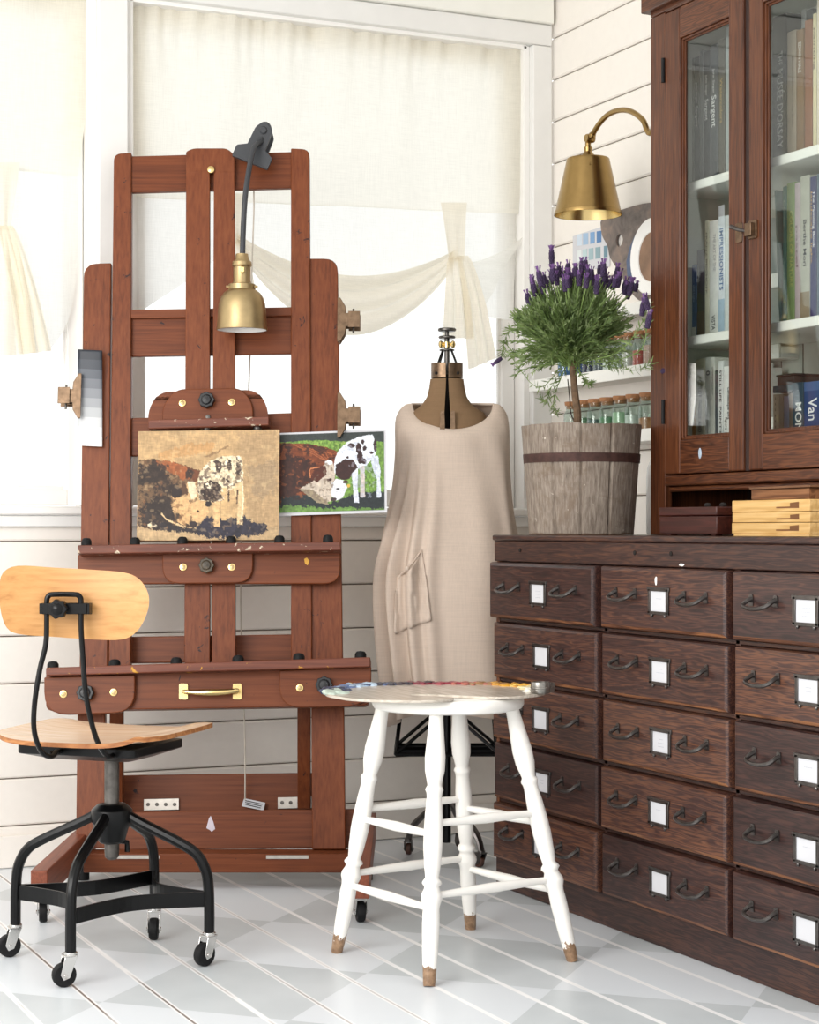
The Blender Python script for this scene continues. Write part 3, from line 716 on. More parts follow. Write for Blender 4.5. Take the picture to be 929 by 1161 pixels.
def photo():
    A = Art(47,838,120,745,230,182,9)
    A.put(np.ones(A.X.shape), (104,138,62), .45, 1/14., 1/22.)
    A.poly([(40,110),(845,110),(845,205),(560,190),(300,172),(40,180)], (56,62,60), 14); 
    A.poly([(40,190),(400,200),(420,250),(40,240)], (122,156,70), 30, alpha=.8)
    A.poly([(40,185),(250,195),(400,230),(485,270),(470,380),(400,640),(200,690),(40,680)], (112,56,30), 12, var=.3, sx=1/40., sy=1/10.)
    A.poly([(60,250),(200,300),(330,350),(280,560),(40,650),(40,300)], (66,34,24), 40, var=.25)
    for k in range(5): A.line([(150+45*k,200+8*k),(260+45*k,262+6*k),(380+15*k,330)],7,(178,104,66),8,alpha=.7)
    A.poly([(200,560),(300,500),(400,350),(440,335),(462,400),(465,480),(430,660),(380,680),(300,640)], (196,182,166), 14, var=.14)
    A.poly([(270,400),(330,385),(400,380),(400,450),(330,510),(285,480)], (80,38,26), 12); A.line([(282,470),(272,420),(285,398),(345,392)],8,(206,130,84),4)
    A.ell(420,355,30,20,(232,230,228),8); A.ell(424,494,20,12,(60,36,32),6)
    A.poly([(60,620),(250,600),(430,680),(640,600),(845,600),(845,745),(40,745)], (38,44,46), 30, var=.2)
    A.poly([(50,690),(200,690),(430,720),(520,712),(845,735),(845,750),(40,750)], (100,136,66), 40, var=.3)
    A.poly([(200,560),(290,565),(400,660),(420,690),(330,670)], (150,136,112), 10)
    A.poly([(465,330),(500,250),(570,190),(650,155),(750,142),(770,190),(782,270),(770,310),(700,390),(640,410),(580,440),(480,470),(458,420)], (222,226,234), 8, var=.08)
    A.poly([(735,330),(790,310),(812,440),(806,500),(816,645),(782,645),(784,500),(750,410)], (206,212,224), 6); A.poly([(655,395),(690,390),(692,640),(655,640),(660,520)], (196,184,178), 6); A.poly([(588,420),(640,410),(635,560),(648,685),(608,680),(600,540)], (212,216,226), 6)
    A.poly([(470,375),(540,330),(600,335),(640,400),(600,440),(580,490),(520,500),(470,460)], (56,32,30), 10, var=.2)
    for e in ((590,225,30,18),(645,250,20,46),(678,198,12,20),(690,250,14,20),(770,230,12,50),(655,320,22,50),(685,355,22,22),(742,288,14,12),(560,320,12,10)): A.ell(*e,(54,34,34),10)
    A.poly([(440,520),(475,488),(530,500),(560,560),(520,640),(470,660),(440,620)], (224,226,232), 6); A.ell(545,515,22,12,(70,44,36),5); A.ell(488,568,13,8,(40,34,36),3); A.ell(456,650,22,14,(70,54,56),5); A.ell(568,545,12,14,(200,160,70),4)
    BC = [(40,190),(250,195),(400,230),(485,270),(460,340),(330,360),(280,500),(200,560),(240,640),(40,650)]
    A.mottle(BC,(150,82,46),.55,1/26.,alpha=.7); A.mottle(BC,(48,28,24),.56,1/40.,alpha=.7)
    A.mottle([(200,560),(300,500),(400,350),(440,335),(462,400),(465,480),(430,660),(380,680)],(120,104,90),.52,1/26.,alpha=.7)
    A.mottle([(500,250),(750,142),(782,270),(810,440),(816,645),(700,640),(588,640),(588,420)],(176,182,200),.53,1/26.,alpha=.5)
    G_ = [(480,170),(845,170),(845,620),(480,620)]; A.mottle([(40,180),(600,180),(480,260),(250,195),(40,190)],(168,190,96),.56,1/12.,alpha=.6)
    A.glaze(.16,1/20.,1/4.)
    t1 = .014
    c = [e3(316,491,t1),e3(438,486.5,t1),e3(439,581,t1+.004),e3(316,585,t1+.004)]
    o = MB().add(c+[p-eN*.002 for p in c], [(3,2,1,0),(4,5,6,7),(0,1,5,4),(1,2,6,5),(2,3,7,6),(3,0,4,7)]).build('photo_print', M_card, loc=c[3], smooth=0)
    tag(o, 'photo print of a brown cow and spotted calf, clipped beside the oil sketch', 'photo')
    q = [e3(317,493,t1+.002),e3(435.5,489,t1+.002),e3(436,578,t1+.006),e3(317,581.5,t1+.006)]
    A.mesh('picture', q, art_mat('photo_ink',.3,0), o)
photo()
def grey_scale():
    t = NT('grey_value_steps'); at = t.node('ShaderNodeAttribute', attribute_name='paint'); t.set(at.outputs['Color'], .5)
    mb = MB(); steps = [(40,44,52),(58,62,70),(84,88,96),(108,111,118),(130,133,138),(152,154,158),(176,178,180),(198,199,200),(220,220,220),(238,238,238)]
    N = 40
    def P(u, v):
        x = 88.5+27.5*u; y = 396+109*v; return e3(x, y+ (1.5*u), .006+.006*math.sin(u*2.2)+(.010*(1-v)**3))
    mb.grid(P,8,N)
    o = mb.build('value_scale_strip', t.mat, loc=e3(100,505,.01), smooth=180, fix=False); tag(o, 'paper strip stepped from black to white, clipped to the side of the easel', 'paper strip')
    ca = o.data.color_attributes.new('paint','FLOAT_COLOR','CORNER'); 
    for p in o.data.polygons:
        j = p.index//8; c = lin(steps[min(9,j*10//N)])
        for li in p.loop_indices: ca.data[li].color = c
    md = o.modifiers.new('s','SOLIDIFY'); md.thickness = .0006
grey_scale()
def bulldog(px, py, t, s, label):
    """large metal bulldog clip gripping an upright edge; s = +1 handles point right, -1 left"""
    o = e3(px,py,t); R = RT*s; U = eS; N_ = eN; k = 5.65/F
    th = thing('bulldog_clip', label, 'clip', o, -YAW, 'bulldog clips on the easel')
    for side in (1,-1):                                     # two jaws, front and back of the wood
        mb = MB(); w = 26*k
        q = [(-.004,-w),( .004,-w),(.020,-w*.62),(.022,-w*.30),(.048,-w*.30),(.048,w*.30),(.022,w*.30),(.020,w*.62),(.004,w),(-.004,w)]
        mb.prism(q, (o+N_*(side*.006+.0), R, U, (N_*side+R*-.35).normalized()), .010, .014)
        mb.prism([(-.006,-w),(.0,-w),(.0,w),(-.006,w)], (o+N_*(side*.004), R, U, N_*side), .004, .014)
        mb.build('jaw', M_clip, th, bevel=.0012)
    h = MB(); w = 9.5*k
    for side in (1,-1):
        h.prism([(.030,-w),(.066,-w),(.066,w),(.030,w)], (o+N_*(side*.004), R, U, (N_*side-R*.25).normalized()), .020, .0225)
    h.build('handle', M_clip, th, bevel=.001)
    MB().tube([o+R*.040-U*.026*1.0-U*.012, o+R*.040+U*.026+U*.012], .0035, 8).build('spring_pin', M_steel, th)
bulldog(90,450,.010,-1,'brown metal bulldog clip holding the grey-step paper strip on the easel')
bulldog(386,364,.004,1,'empty bulldog clip on the easel edge, above the one holding the photo print')
bulldog(386,472,.012,1,'bulldog clip holding the photo print to the right-hand edge of the easel')
# ------------------------------------------------------------------ clamp lamp on the easel
def clamp_lamp():
    base = e3(295,195,.0)
    t = thing('clamp_lamp', 'black clamp lamp with brass dome shade, clipped to the top of the easel', 'lamp', base, -YAW)
    c = e3(293,166,.03); ang = math.radians(-22); U = eS*math.cos(ang)-RT*math.sin(ang); R = RT*math.cos(ang)+eS*math.sin(ang)
    k = 5.7/F
    for side,t0 in ((1,.012),(-1,-.050)):
        body = [(-11,-4),(-10,18),(-4,28),(4,28),(10,20),(11,-4),(22,-10),(22,-24),(-22,-24),(-22,-10)]
        q = rnd([(a*k,b*k) for a,b in body], [0,.008,.012,.012,.008,0,.006,.004,.004,.006])
        MB().prism(q, (c, R, U, eN), t0, t0+.012).build('clamp_jaw', M_clamp, t, bevel=.003)
    p = c+U*(17*k)
    MB().lathe([(.012,-.052),(.012,.026),(.009,.030),(0,.030)], p, p+eN, n=16).build('pivot', M_clamp, t)
    gt = .120
    path = cat([c+U*(6*k)+eN*.03, e3(296,160,.055), e3(288,168,.085), e3(282,195,.105), e3(278,225,gt), e3(276,258,gt), e3(275,292,gt)], 7)
    MB().tube(path, .0085, 12).build('gooseneck', M_clamp, t)
    d = e3(275,292,gt); L = lambda y: (e3(274.5,y,gt))
    ax = L(288); z = lambda y: (ax.z-e3(274,y,gt).z)
    kk = 5.6/F
    MB().lathe([(.0,-.0),(7*kk,.0),(8*kk,z(294)),(11*kk,z(297)),(11.5*kk,z(301)),(10*kk,z(303)),(10*kk,z(318)),(11*kk,z(321)),(11*kk,z(323)),(0,z(323))], ax, ax-UP, n=22).build('socket', M_dullbrass, t)
    sw = MB(); q = L(307); sw.box((-.005,-.005,-.008),(.005,.005,.008)); sw2 = MB()
    sw2.prism([(-.006,-.009),(.006,-.009),(.006,.009),(-.006,.009)], (L(307)+RT*.004, RT, UP, -FW), .020, .029); sw2.build('switch', M_brass2, t, bevel=.002)
    cl = MB(); cl.lathe([(13*kk,z(321)),(15.5*kk,z(322)),(15.5*kk,z(328)),(13*kk,z(329))], ax, ax-UP, n=24)
    for s in (-1,1): cl.tube([L(325)+RT*(s*14*kk), L(325)+RT*(s*18*kk)], .004, 8)
    cl.build('shade_collar', M_dullbrass, t)
    pr = [(12,326),(16,328),(21,331.5),(24.5,337),(26.6,344),(27.6,353),(28,362),(28.5,368),(29.2,372.5),(28.2,373)]
    sh = MB(); prof = [(r*kk,z(y)) for r,y in pr]
    sh.lathe(prof, ax, ax-UP, n=40, caps=False, m=0)
    inn = [(r*kk-.0025,z(y)+.001) for r,y in pr[:-1]]+[(27.8*kk,z(373))]
    sh.lathe(inn, ax, ax-UP, n=40, caps=False, m=1)
    sh.build('shade', [M_dullbrass, M_white], t, smooth=50, fix=False)
    MB().lathe([(0,z(326)),(.012,z(330)),(.022,z(345)),(.024,z(354)),(.016,z(364)),(0,z(367))], ax, ax-UP, n=20).build('bulb', plain('frosted_bulb',(240,236,226),.3), t)
    cb = cat([e3(300,172,-.05), e3(289,205,-.07), e3(288,240,-.07), e3(286,300,-.075), e3(283,420,-.08), e3(276,560,-.10), e3(273,680,-.13), e3(276,780,-.17), e3(278,850,-.24), e3(278,908,-.30)], 6)
    cd = MB().tube(cb, .0022, 6).build('cord', M_cord, t)
    tg = MB(); tq = [e3(277,905,-.298),e3(301,910,-.296),e3(299,919,-.296),e3(274,914,-.298)]
    tg.add(tq+[p+eN*.001 for p in tq], [(0,1,2,3),(7,6,5,4),(0,1,5,4),(1,2,6,5),(2,3,7,6),(3,0,4,7)]); tg.build('cord_tag', M_card, t, smooth=0)
    ln = MB()
    for k in range(3):
        a = e3(278,907.5+k*2.1,-.294); b = e3(297.5-k,911.8+k*2.1,-.294); ln.tube([a,b], .0012, 5)
    ln.build('tag_print', plain('black_print',(40,40,44),.8), t)
clamp_lamp()
# ------------------------------------------------------------------ swivel chair
def swivel_chair():
    C = ld(-.722,4.555); t = thing('swivel_chair', 'vintage honey-plywood swivel work chair on a black steel frame with casters', 'chair', C, -YAW)
    feet = [(-.481,4.51,1.0),(-.776,4.30,2.2),(-.965,4.60,-2.6),(-.652,4.80,.3)]
    W = lambda lat,d,z: ld(lat,d,z)
    hub = MB().lathe([(.026,.285),(.032,.29),(.040,.32),(.052,.345),(.050,.366),(.034,.380),(.024,.382)], C, n=20)
    hub.build('hub', M_black, t, bevel=.002)
    MB().lathe([(.010,.245),(.017,.252),(.018,.27),(.018,.515),(.02,.515)], C, n=18).build('screw_post', M_steel, t)
    MB().tube([C+UP*.29+RT*.018, C+UP*.285+RT*.035+FW*.01, C+UP*.262+RT*.036+FW*.01], .007, 8).build('post_lock', M_black, t)
    tops = []
    for la,d,an in feet:
        P = W(la,d,0); v = (P-C); v.z = 0; L = v.length; e = v/L
        pts = [C+e*.025+UP*.362, C+e*(L*.30)+UP*.336, C+e*(L*.72)+UP*.288, C+e*(L*.88)+UP*.262, C+e*(L*.97)+UP*.222, C+e*(L*.995)+UP*.175, C+e*L+UP*.12, C+e*L+UP*.077]
        lg = MB().tube(cat(pts,5), .0128, 10, flat=(1,1)); lg.build('leg', M_black, t)
        caster(t, P, math.atan2(-e.y,-e.x)+an, .078, .028)
        tops.append((e,L))
    N = len(feet)
    for i in range(N):
        e0,L0 = tops[i]; e1,L1 = tops[(i+1)%N]; a = C+e0*L0; b = C+e1*L1; pts = []
        mb = MB(); m = (e0+e1).normalized()
        n = 14
        for k in range(n+1):
            s = k/n; p = a.lerp(b,s); sag = math.sin(PI*s)**.8
            q = p-C; q = q*(1-.34*sag); pts.append(C+q)
        for k in range(n):
            p0,p1 = pts[k],pts[k+1]
            z0,z1 = .140,.176
            nrm = (p1-p0).cross(UP).normalized()*.0025
            mb.add([p0-nrm+UP*z0,p1-nrm+UP*z0,p1+nrm+UP*z0,p0+nrm+UP*z0,p0-nrm+UP*z1,p1-nrm+UP*z1,p1+nrm+UP*z1,p0+nrm+UP*z1],[(0,3,2,1),(4,5,6,7),(0,1,5,4),(2,3,7,6)]+([(3,0,4,7)] if k == 0 else [])+([(1,2,6,5)] if k == n-1 else []))
        mb.build('foot_brace', M_black, t)
    # seat: dished plywood, front direction turned a little to the right
    fa = math.radians(20); ff = FW*math.cos(fa)+RT*math.sin(fa); fr = RT*math.cos(fa)-FW*math.sin(fa)
    SCN = ld(-.735,4.56)
    def seat_pt(a, b, th):
        # a across (-1..1), b back->front ; superellipse outline
        r = max(abs(a),abs(b)); 
        k = 1.0
        if r > 0:
            q = (abs(a)**4.2+abs(b)**4.2)**(1/4.2); k = r/q if q > 0 else 1
        x = a*k*.228; y = b*k*.205
        z = .553 + .012*abs(a)**3 - .010*(1-a*a)*(1-b*b) + (.020*max(0,a)**4 - .016*max(0,a-.88)*8*(a>.88))*(.4+.6*max(0,-b*.2+.8)) - .016*max(0,b-.5)**2*2 + .004*b
        return SCN+fr*x+ff*y+UP*(z-th)
    st = MB(); n = 26; T = .011
    top = [seat_pt(-1+2*i/n,-1+2*j/n,0) for j in range(n+1) for i in range(n+1)]; bot = [p-UP*T for p in top]
    K = (n+1)**2; ix = lambda i,j: j*(n+1)+i
    st.add(top+bot, [(ix(i,j),ix(i+1,j),ix(i+1,j+1),ix(i,j+1)) for j in range(n) for i in range(n)]+[(K+ix(i,j),K+ix(i,j+1),K+ix(i+1,j+1),K+ix(i+1,j)) for j in range(n) for i in range(n)], 0)
    rim = [ix(i,0) for i in range(n)]+[ix(n,j) for j in range(n)]+[ix(n-i,n) for i in range(n)]+[ix(0,n-j) for j in range(n)]
    b0 = len(st.v)-2*K
    for k in range(len(rim)):
        a,b = rim[k],rim[(k+1)%len(rim)]; st.f.append([b0+a,b0+K+a,b0+K+b,b0+b]); st.m.append(1)
    st.build('seat', [M_seat,M_ply_e], t, smooth=40)
    pan = MB(); z1 = .530
    base = rnd([(-.175,-.13),(.145,-.13),(.145,.13),(-.175,.13)], .02)
    lowr = rnd([(-.12,-.07),(.095,-.07),(.095,.08),(-.12,.08)], .02); N2 = len(base)
    pan.add([SCN+fr*x+ff*y+UP*z1 for x,y in base]+[SCN+fr*x+ff*y+UP*(z1-.020) for x,y in base]+[SCN+fr*x+ff*y+UP*(z1-.038) for x,y in lowr],
        [list(range(N2))[::-1], list(range(2*N2,3*N2))]+[(k*N2+i,k*N2+(i+1)%N2,(k+1)*N2+(i+1)%N2,(k+1)*N2+i) for k in range(2) for i in range(N2)])
    pan.build('seat_pan', M_black, t, bevel=.002)
    # back upright: one bent rod
    D = 4.335; w = lambda px,py,d=D: at_d(px,py,d)
    left = [w(64,852,4.44),w(58,858,4.39),w(47,852,4.35),w(39,830,4.32),w(39,800,4.30),w(45,760,4.30),w(52,730,4.30),w(53,700,4.30),w(53,682,4.30),w(55,676,4.30),w(60,674,4.30)]
    right = [w(84,674,4.30),w(90,676,4.30),w(92,683,4.30),w(92,712,4.30),w(94,745,4.30),w(97,785,4.30),w(104,820,4.32),w(113,846,4.35),w(124,858,4.39),w(134,850,4.44)]
    rod = MB().tube(cat(left+right,5), .0062, 10); rod.build('back_upright', M_black, t)
    for px in (56,126):
        MB().tube([w(px,855,4.42), w(px+12,852,4.45), w(px+18,848,4.48)], .006, 8).build('rod_hook', M_black, t)
    # backrest: curved plywood
    o = [(-2,668),(3,650),(20,641.5),(62,643.5),(105,646),(140,649),(157,656),(167,670),(169,685),(164,702),(154,717),(138,725),(104,725),(60,722),(22,719),(8,712),(1,694)]
    out = cat([Vector((x,y,0)) for x,y in o+o[:1]],4)[:-1]
    cx,cy = 84,683; mb = MB(); rings = 7; vs = []
    def bp(x,y,th): s = (x-cx)/86; return w(x,y,4.345+.022*s*s*-1+.0+th)
    def bpz(x,y,th): s = (x-cx)/86; return w(x,y,4.335-.030*s*s+th+.004*((y-cy)/40)**2)
    for th in (0,.011):
        vs.append(bpz(cx,cy,th))
        for k in range(1,rings+1):
            for p in out: vs.append(bpz(cx+(p.x-cx)*k/rings, cy+(p.y-cy)*k/rings, th))
    M_ = len(out); S = 1+rings*M_; fs = []; mi = []
    for s in (0,1):
        o0 = s*S
        for i in range(M_): fs.append((o0,o0+1+i,o0+1+(i+1)%M_))
        for k in range(rings-1):
            for i in range(M_): fs.append((o0+1+k*M_+i,o0+1+(k+1)*M_+i,o0+1+(k+1)*M_+(i+1)%M_,o0+1+k*M_+(i+1)%M_))
    nf = len(fs); r0 = 1+(rings-1)*M_
    mb.add(vs, fs, 0); 
    for i in range(M_): mb.f.append([r0+i,r0+(i+1)%M_,S+r0+(i+1)%M_,S+r0+i]); mb.m.append(1)
    mb.build('backrest', [M_ply,M_ply_e], t, smooth=40)
    br = MB(); fr2 = (w(73,690,4.300), RT, UP, -FW); k = 4.3/F
    br.prism(rnd([(-28*k,-7*k),(29*k,-7*k),(29*k,6*k),(-28*k,6*k)],.002), fr2, -.030, -.024)
    br.prism([(-28*k,-6*k),(-24*k,-6*k),(-24*k,6*k),(-28*k,6*k)], fr2, -.030, .006); br.prism([(25*k,-6*k),(29*k,-6*k),(29*k,6*k),(25*k,6*k)], fr2, -.030, .006)
    br.prism([(-24*k,-6*k),(26*k,-6*k),(26*k,6*k),(-24*k,6*k)], fr2, .006, .010)
    br.build('back_bracket', M_black, t, bevel=.001)
    q = []
    for i in range(28):
        a = 2*PI*i/28; rr = .021*(1+.10*math.cos(7*a)); q.append((math.cos(a)*rr,math.sin(a)*rr))
    kb = MB(); kb.prism(q, (w(68,690,4.300),RT,UP,-FW), .011, .036); kb.lathe([(.014,.036),(.008,.041),(0,.042)], w(68,690,4.300), w(68,690,4.300)-FW, n=16, caps=False)
    kb.build('back_knob', M_black, t, bevel=.002)
swivel_chair()
# ------------------------------------------------------------------ stool
STZ = .640
def stool():
    C = ld(.094,4.605); t = thing('stool', 'white painted turned-leg wooden stool with worn bare feet, holding the artist palette', 'stool', C, 0)
    MB().lathe([(.10,STZ-.034),(.170,STZ-.034),(.182,STZ-.030),(.187,STZ-.020),(.187,STZ-.010),(.182,STZ-.002),(.176,STZ),(0,STZ)], C, n=48, caps=False).build('seat', M_stool, t)
    legs = [((.064,4.47),(.045,4.300)),((-.066,4.625),(-.180,4.640)),((.250,4.585),(.395,4.548)),((.124,4.735),(.160,4.91))]
    prof = [(0,.0),(.0165,.0),(.017,.03),(.020,.09),(.0245,.17),(.0235,.22),(.0175,.265),(.0165,.275),(.0205,.285),(.0215,.292),(.0185,.302),(.0175,.315),(.0205,.38),(.0225,.45),(.0225,.50),(.0195,.57),(.0165,.605),(.0160,.615),(.0215,.625),(.0235,.634),(.0175,.646),(.0185,.655),(.0245,.675),(.0250,.690),(.0205,.712),(.0195,.725),(.0205,.78),(.0185,.88),(.0145,.985),(.0135,1.0),(0,1.0)]
    pts = []
    for a,b in legs:
        p0 = ld(a[0],a[1],STZ-.030); p1 = ld(b[0],b[1],0.0)
        MB().lathe(prof, p0, p1, n=18, caps=False).build('leg', M_stool, t, smooth=60); pts.append((p0,p1))
    def at(i, z): p0,p1 = pts[i]; return p0.lerp(p1,(p0.z-z)/p0.z)
    for i,j,z in ((0,1,.332),(2,3,.332),(0,2,.356),(1,3,.356),(0,1,.168),(2,3,.168),(0,2,.196),(1,3,.196)):
        a,b = at(i,z),at(j,z)
        MB().lathe([(.0075,0),(.008,.08),(.0105,.30),(.0125,.5),(.0105,.70),(.008,.92),(.0075,1)], a, b, n=12).build('stretcher', M_stool, t)
stool()
# ------------------------------------------------------------------ palette with paint and a double cup
def palette():
    z0 = STZ+.001; z1 = z0+.0065
    g = lambda px,py: on_z(px,py,z1)
    C = ld(.09,4.60,z0)
    # outline in (lateral, depth) around the stool centre
    o = [(-.150,4.435),(-.098,4.395),(-.02,4.372),(.050,4.376),(.085,4.400),(.105,4.436),(.09,4.470),(.02,4.500),(.005,4.520),(.045,4.526),(.120,4.500),(.190,4.470),(.235,4.470),(.300,4.520),(.338,4.610),(.335,4.72),(.280,4.81),(.160,4.865),(.02,4.865),(-.10,4.825),(-.185,4.735),(-.205,4.62),(-.198,4.53)]
    pts = cat([Vector((a,b,0)) for a,b in o+o[:1]],5)[:-1]
    mb = MB(); poly = [(p.x,p.y) for p in pts]
    mb.prism(poly, (Vector((0,0,0)),RT,FW,UP), z0, z1)
    M_pal = wood('palette_varnished_grey', (176,164,150),(196,186,172),(214,206,194), 1, .18, 40, 5, ring=.3, bump=.02, spec=.6)
    pal = mb.build('artist_palette', [M_pal], loc=C, bevel=.0015)
    tag(pal, 'large oval artist palette rimmed with dabs of oil paint, lying on the white stool', 'palette')
    cols = [(178,192,180),(186,200,188),(60,66,90),(52,58,82),(92,110,150),(150,176,204),(176,196,214),(70,86,120),(48,46,56),(64,50,56),(120,46,60),(150,50,66),(170,92,80),(150,110,70),(196,140,50),(222,160,40),(226,186,90),(232,214,160),(236,228,200),(240,236,220)]
    rg = random.Random(3); n = len(cols)
    arc = cat([Vector((a,b,0)) for a,b in [(-.180,4.56),(-.186,4.63),(-.165,4.73),(-.09,4.80),(.02,4.835),(.155,4.835),(.262,4.785),(.31,4.71),(.313,4.62)]],12)
    mats = []
    for k,c in enumerate(cols):
        m = plain('oil_paint_dab_%02d'%k, c, .3, 0, .12, 90); mats.append(m)
    pb = MB()
    for i,p in enumerate(arc):
        for _ in range(9):
            ki = min(n-1, max(0,int(i/len(arc)*n+rg.uniform(-.8,.8))))
            r = rg.uniform(.004,.012); q = ld(p.x+rg.gauss(0,.012), p.y+rg.gauss(0,.012), z1)
            pb.ball(q, r, 8, ki, (rg.uniform(.8,1.6),rg.uniform(.8,1.4),rg.uniform(.25,.75)))
    pd = pb.build('paint', mats, pal, fix=False); pd['kind'] = 'stuff'
    cpos = ld(.318,4.555,z1)
    cup = thing('palette_cup', 'small dented metal double cup clipped to the end of the palette', 'cup', cpos)
    for dx,r,h in ((0,.024,.028),(.018,.021,.024)):
        q = cpos+RT*(dx*.9)+FW*(dx*1.6)
        MB().lathe([(0,.0008),(r*.92,.0008),(r,.004),(r,h*.4),(r*1.05,h*.45),(r*1.05,h*.55),(r,h*.6),(r,h*.9),(r*.96,h),(r*.85,h),(r*.85,h*.5),(0,h*.5)], q, n=24, caps=False).build('cup_body', plain('tarnished_tin',(140,136,130),.3,.9,.3,50), cup)
palette()
# ------------------------------------------------------------------ dress form and its linen dress
DLAT, DD = .118, 5.92
DC = ld(DLAT,DD)
DZ = lambda y: H+(HY-y)*DD/F
DX = lambda px: (px-CX)/F*DD-DLAT
def dress_form():
    t = thing('dress_form', 'antique brown linen dress form on a wheeled black stand, wearing the linen dress', 'mannequin', DC, -YAW)
    def P(x, y, z): return DC+RT*x+FW*y+UP*z
    # the body in two halves with an adjusting gap
    prof = [(430,19,22),(440,20,23),(450,22,26),(458,27,32),(463,33,36),(468,42,40),(474,52,43),(486,60,46),(520,63,52),(560,55,48),(600,50,44),(640,58,50),(700,66,56),(720,62,52)]
    k = DD/F
    for s in (-1,1):
        mb = MB(); n = 18; vs = []
        for y,a,b in prof:
            for i in range(n+1):
                th = -PI/2+PI*i/n; g = .0035+max(0,(y-432))*.00016 if y < 500 else .014
                x = s*(math.cos(th)*a*k*(.92 if y < 470 else .80)+g); yy = math.sin(th)*b*k*.70
                vs.append(P(x,yy,DZ(y)))
        R = len(prof); fs = [(j*(n+1)+i,j*(n+1)+i+1,(j+1)*(n+1)+i+1,(j+1)*(n+1)+i) for j in range(R-1) for i in range(n)]
        fs += [list(range(n+1)), list(range((R-1)*(n+1),R*(n+1)))[::-1]]+[(j*(n+1),(j+1)*(n+1),(j+1)*(n+1)+n,j*(n+1)+n) for j in range(R-1)]
        mb.add(vs,fs); h = mb.build('body_half', M_form, t, smooth=50)
        # metal adjusting strip beside the gap and the collar plate
        st = MB(); x0 = s*.016
        yf = -.112
        st.prism(rnd([(x0-.008,DZ(492)),(x0+.008,DZ(492)),(x0+.006,DZ(468)),(x0-.006,DZ(468))],.003), (P(0,-.094,0),RT,UP,-FW), .0, .006); st.lathe([(.004,.005),(.003,.008),(0,.008)], P(x0,-.094,DZ(471)), P(x0,-.094,DZ(471))-FW, n=8)
        st.build('adjusting_strip', M_clip, t)
    MB().lathe([(.020,DZ(700)),(.020,DZ(425))], DC, n=12).build('core_tube', M_hole, t)
    co_ = MB()
    for s in (-1,1):
        n = 10; q = []
        for i in range(n+1):
            th = PI/2*s-PI*.0+ (PI*.93*(i/n-.5)) ; q.append((s*.003+math.sin(th)*.049 if False else s*(.004+math.cos((i/n-.5)*PI)*.046), math.sin((i/n-.5)*PI)*.044))
        q2 = [(x*.93,y*.93) for x,y in q][::-1]
        co_.prism(q+q2, (DC,RT,FW,UP), DZ(429), DZ(412))
    cl = co_.build('collar', M_clip, t, bevel=.001)
    rv = MB()
    for x in (-.034,.034):
        p = P(x,-.034,DZ(424)); rv.ball(p, .0055, 8)
    rv.build('collar_rivet', M_hole, cl)
    cage = MB()
    for a in (.6,2.2,3.9,5.5):
        cage.tube([P(math.cos(a)*.017,math.sin(a)*.017,DZ(396)),P(math.cos(a)*.040,math.sin(a)*.040,DZ(413))], .0028, 7)
    cage.build('neck_cage', M_black, t)
    MB().lathe([(.0075,DZ(430)),(.0085,DZ(410)),(.008,DZ(386)),(.006,DZ(376))], DC, n=12).build('neck_spindle', M_steel, t)
    for y,r,h in ((374,.0285,.010),(382.5,.0265,.008),(397,.024,.005)):
        MB().lathe([(0,DZ(y)-h/2),(r*.9,DZ(y)-h/2),(r,DZ(y)-h/4),(r,DZ(y)+h/4),(r*.9,DZ(y)+h/2),(0,DZ(y)+h/2)], DC, n=26, caps=False).build('neck_disc', M_steel, t)
    wn = MB()
    for s in (-1,1): wn.ball(P(s*.019,-.004,DZ(390.5)), .011, 10, sc=(.8,.5,1.1))
    wn.lathe([(.012,DZ(394)),(.012,DZ(388))], DC, n=14); wn.build('wing_nut', M_brass2, t)
    # stand
    MB().lathe([(.013,DZ(955)),(.013,DZ(640))], DC, n=12).build('stand_pole', M_black, t)
    cg = MB(); zt, zb = DZ(815), DZ(850)
    W_ = .16
    ring = [(-W_,-.12),(W_,-.12),(W_,.12),(-W_,.12)]
    for i in range(4):
        a,b = ring[i],ring[(i+1)%4]
        for z in (zb,): cg.tube([P(a[0],a[1],z),P(b[0],b[1],z)], .007, 4)
        m = ((a[0]+b[0])/2,(a[1]+b[1])/2)
        cg.tube([P(a[0],a[1],zb),P(m[0]*.9,m[1]*.9,zt+.04)], .006, 5); cg.tube([P(b[0],b[1],zb),P(m[0]*.9,m[1]*.9,zt+.04)], .006, 5)
    cg.tube([P(-W_*.9,-.11,zt+.03),P(W_*.9,-.11,zt+.03),P(W_*.9,.11,zt+.03),P(-W_*.9,.11,zt+.03),P(-W_*.9,-.11,zt+.03)], .005, 6)
    cg.tube([P(-W_,0,zb),P(W_,0,zb)], .008, 4)
    cg.build('skirt_cage', M_black, t)
    M_cw = plain('dark_wooden_caster', (84,54,42), .5)
    for lat,d in ((-.004,6.02),(.222,5.80),(.17,6.16)):
        b = ld(lat,d); c = P(0,0,.16); v = b-c; 
        MB().tube(cat([P(0,0,.20),c.lerp(b+UP*.13,.35)+UP*.015,b+UP*.075+(c-b)*.14,b+UP*.05],5), [.014]*11+[.012]*5, 8, flat=(1,.7)).build('stand_leg', M_iron, t)
        caster(t, b, 1.0+lat*4, .052, .019, .016, M_iron, plate_r=.012).children[0].data.materials[0] = M_cw
dress_form()
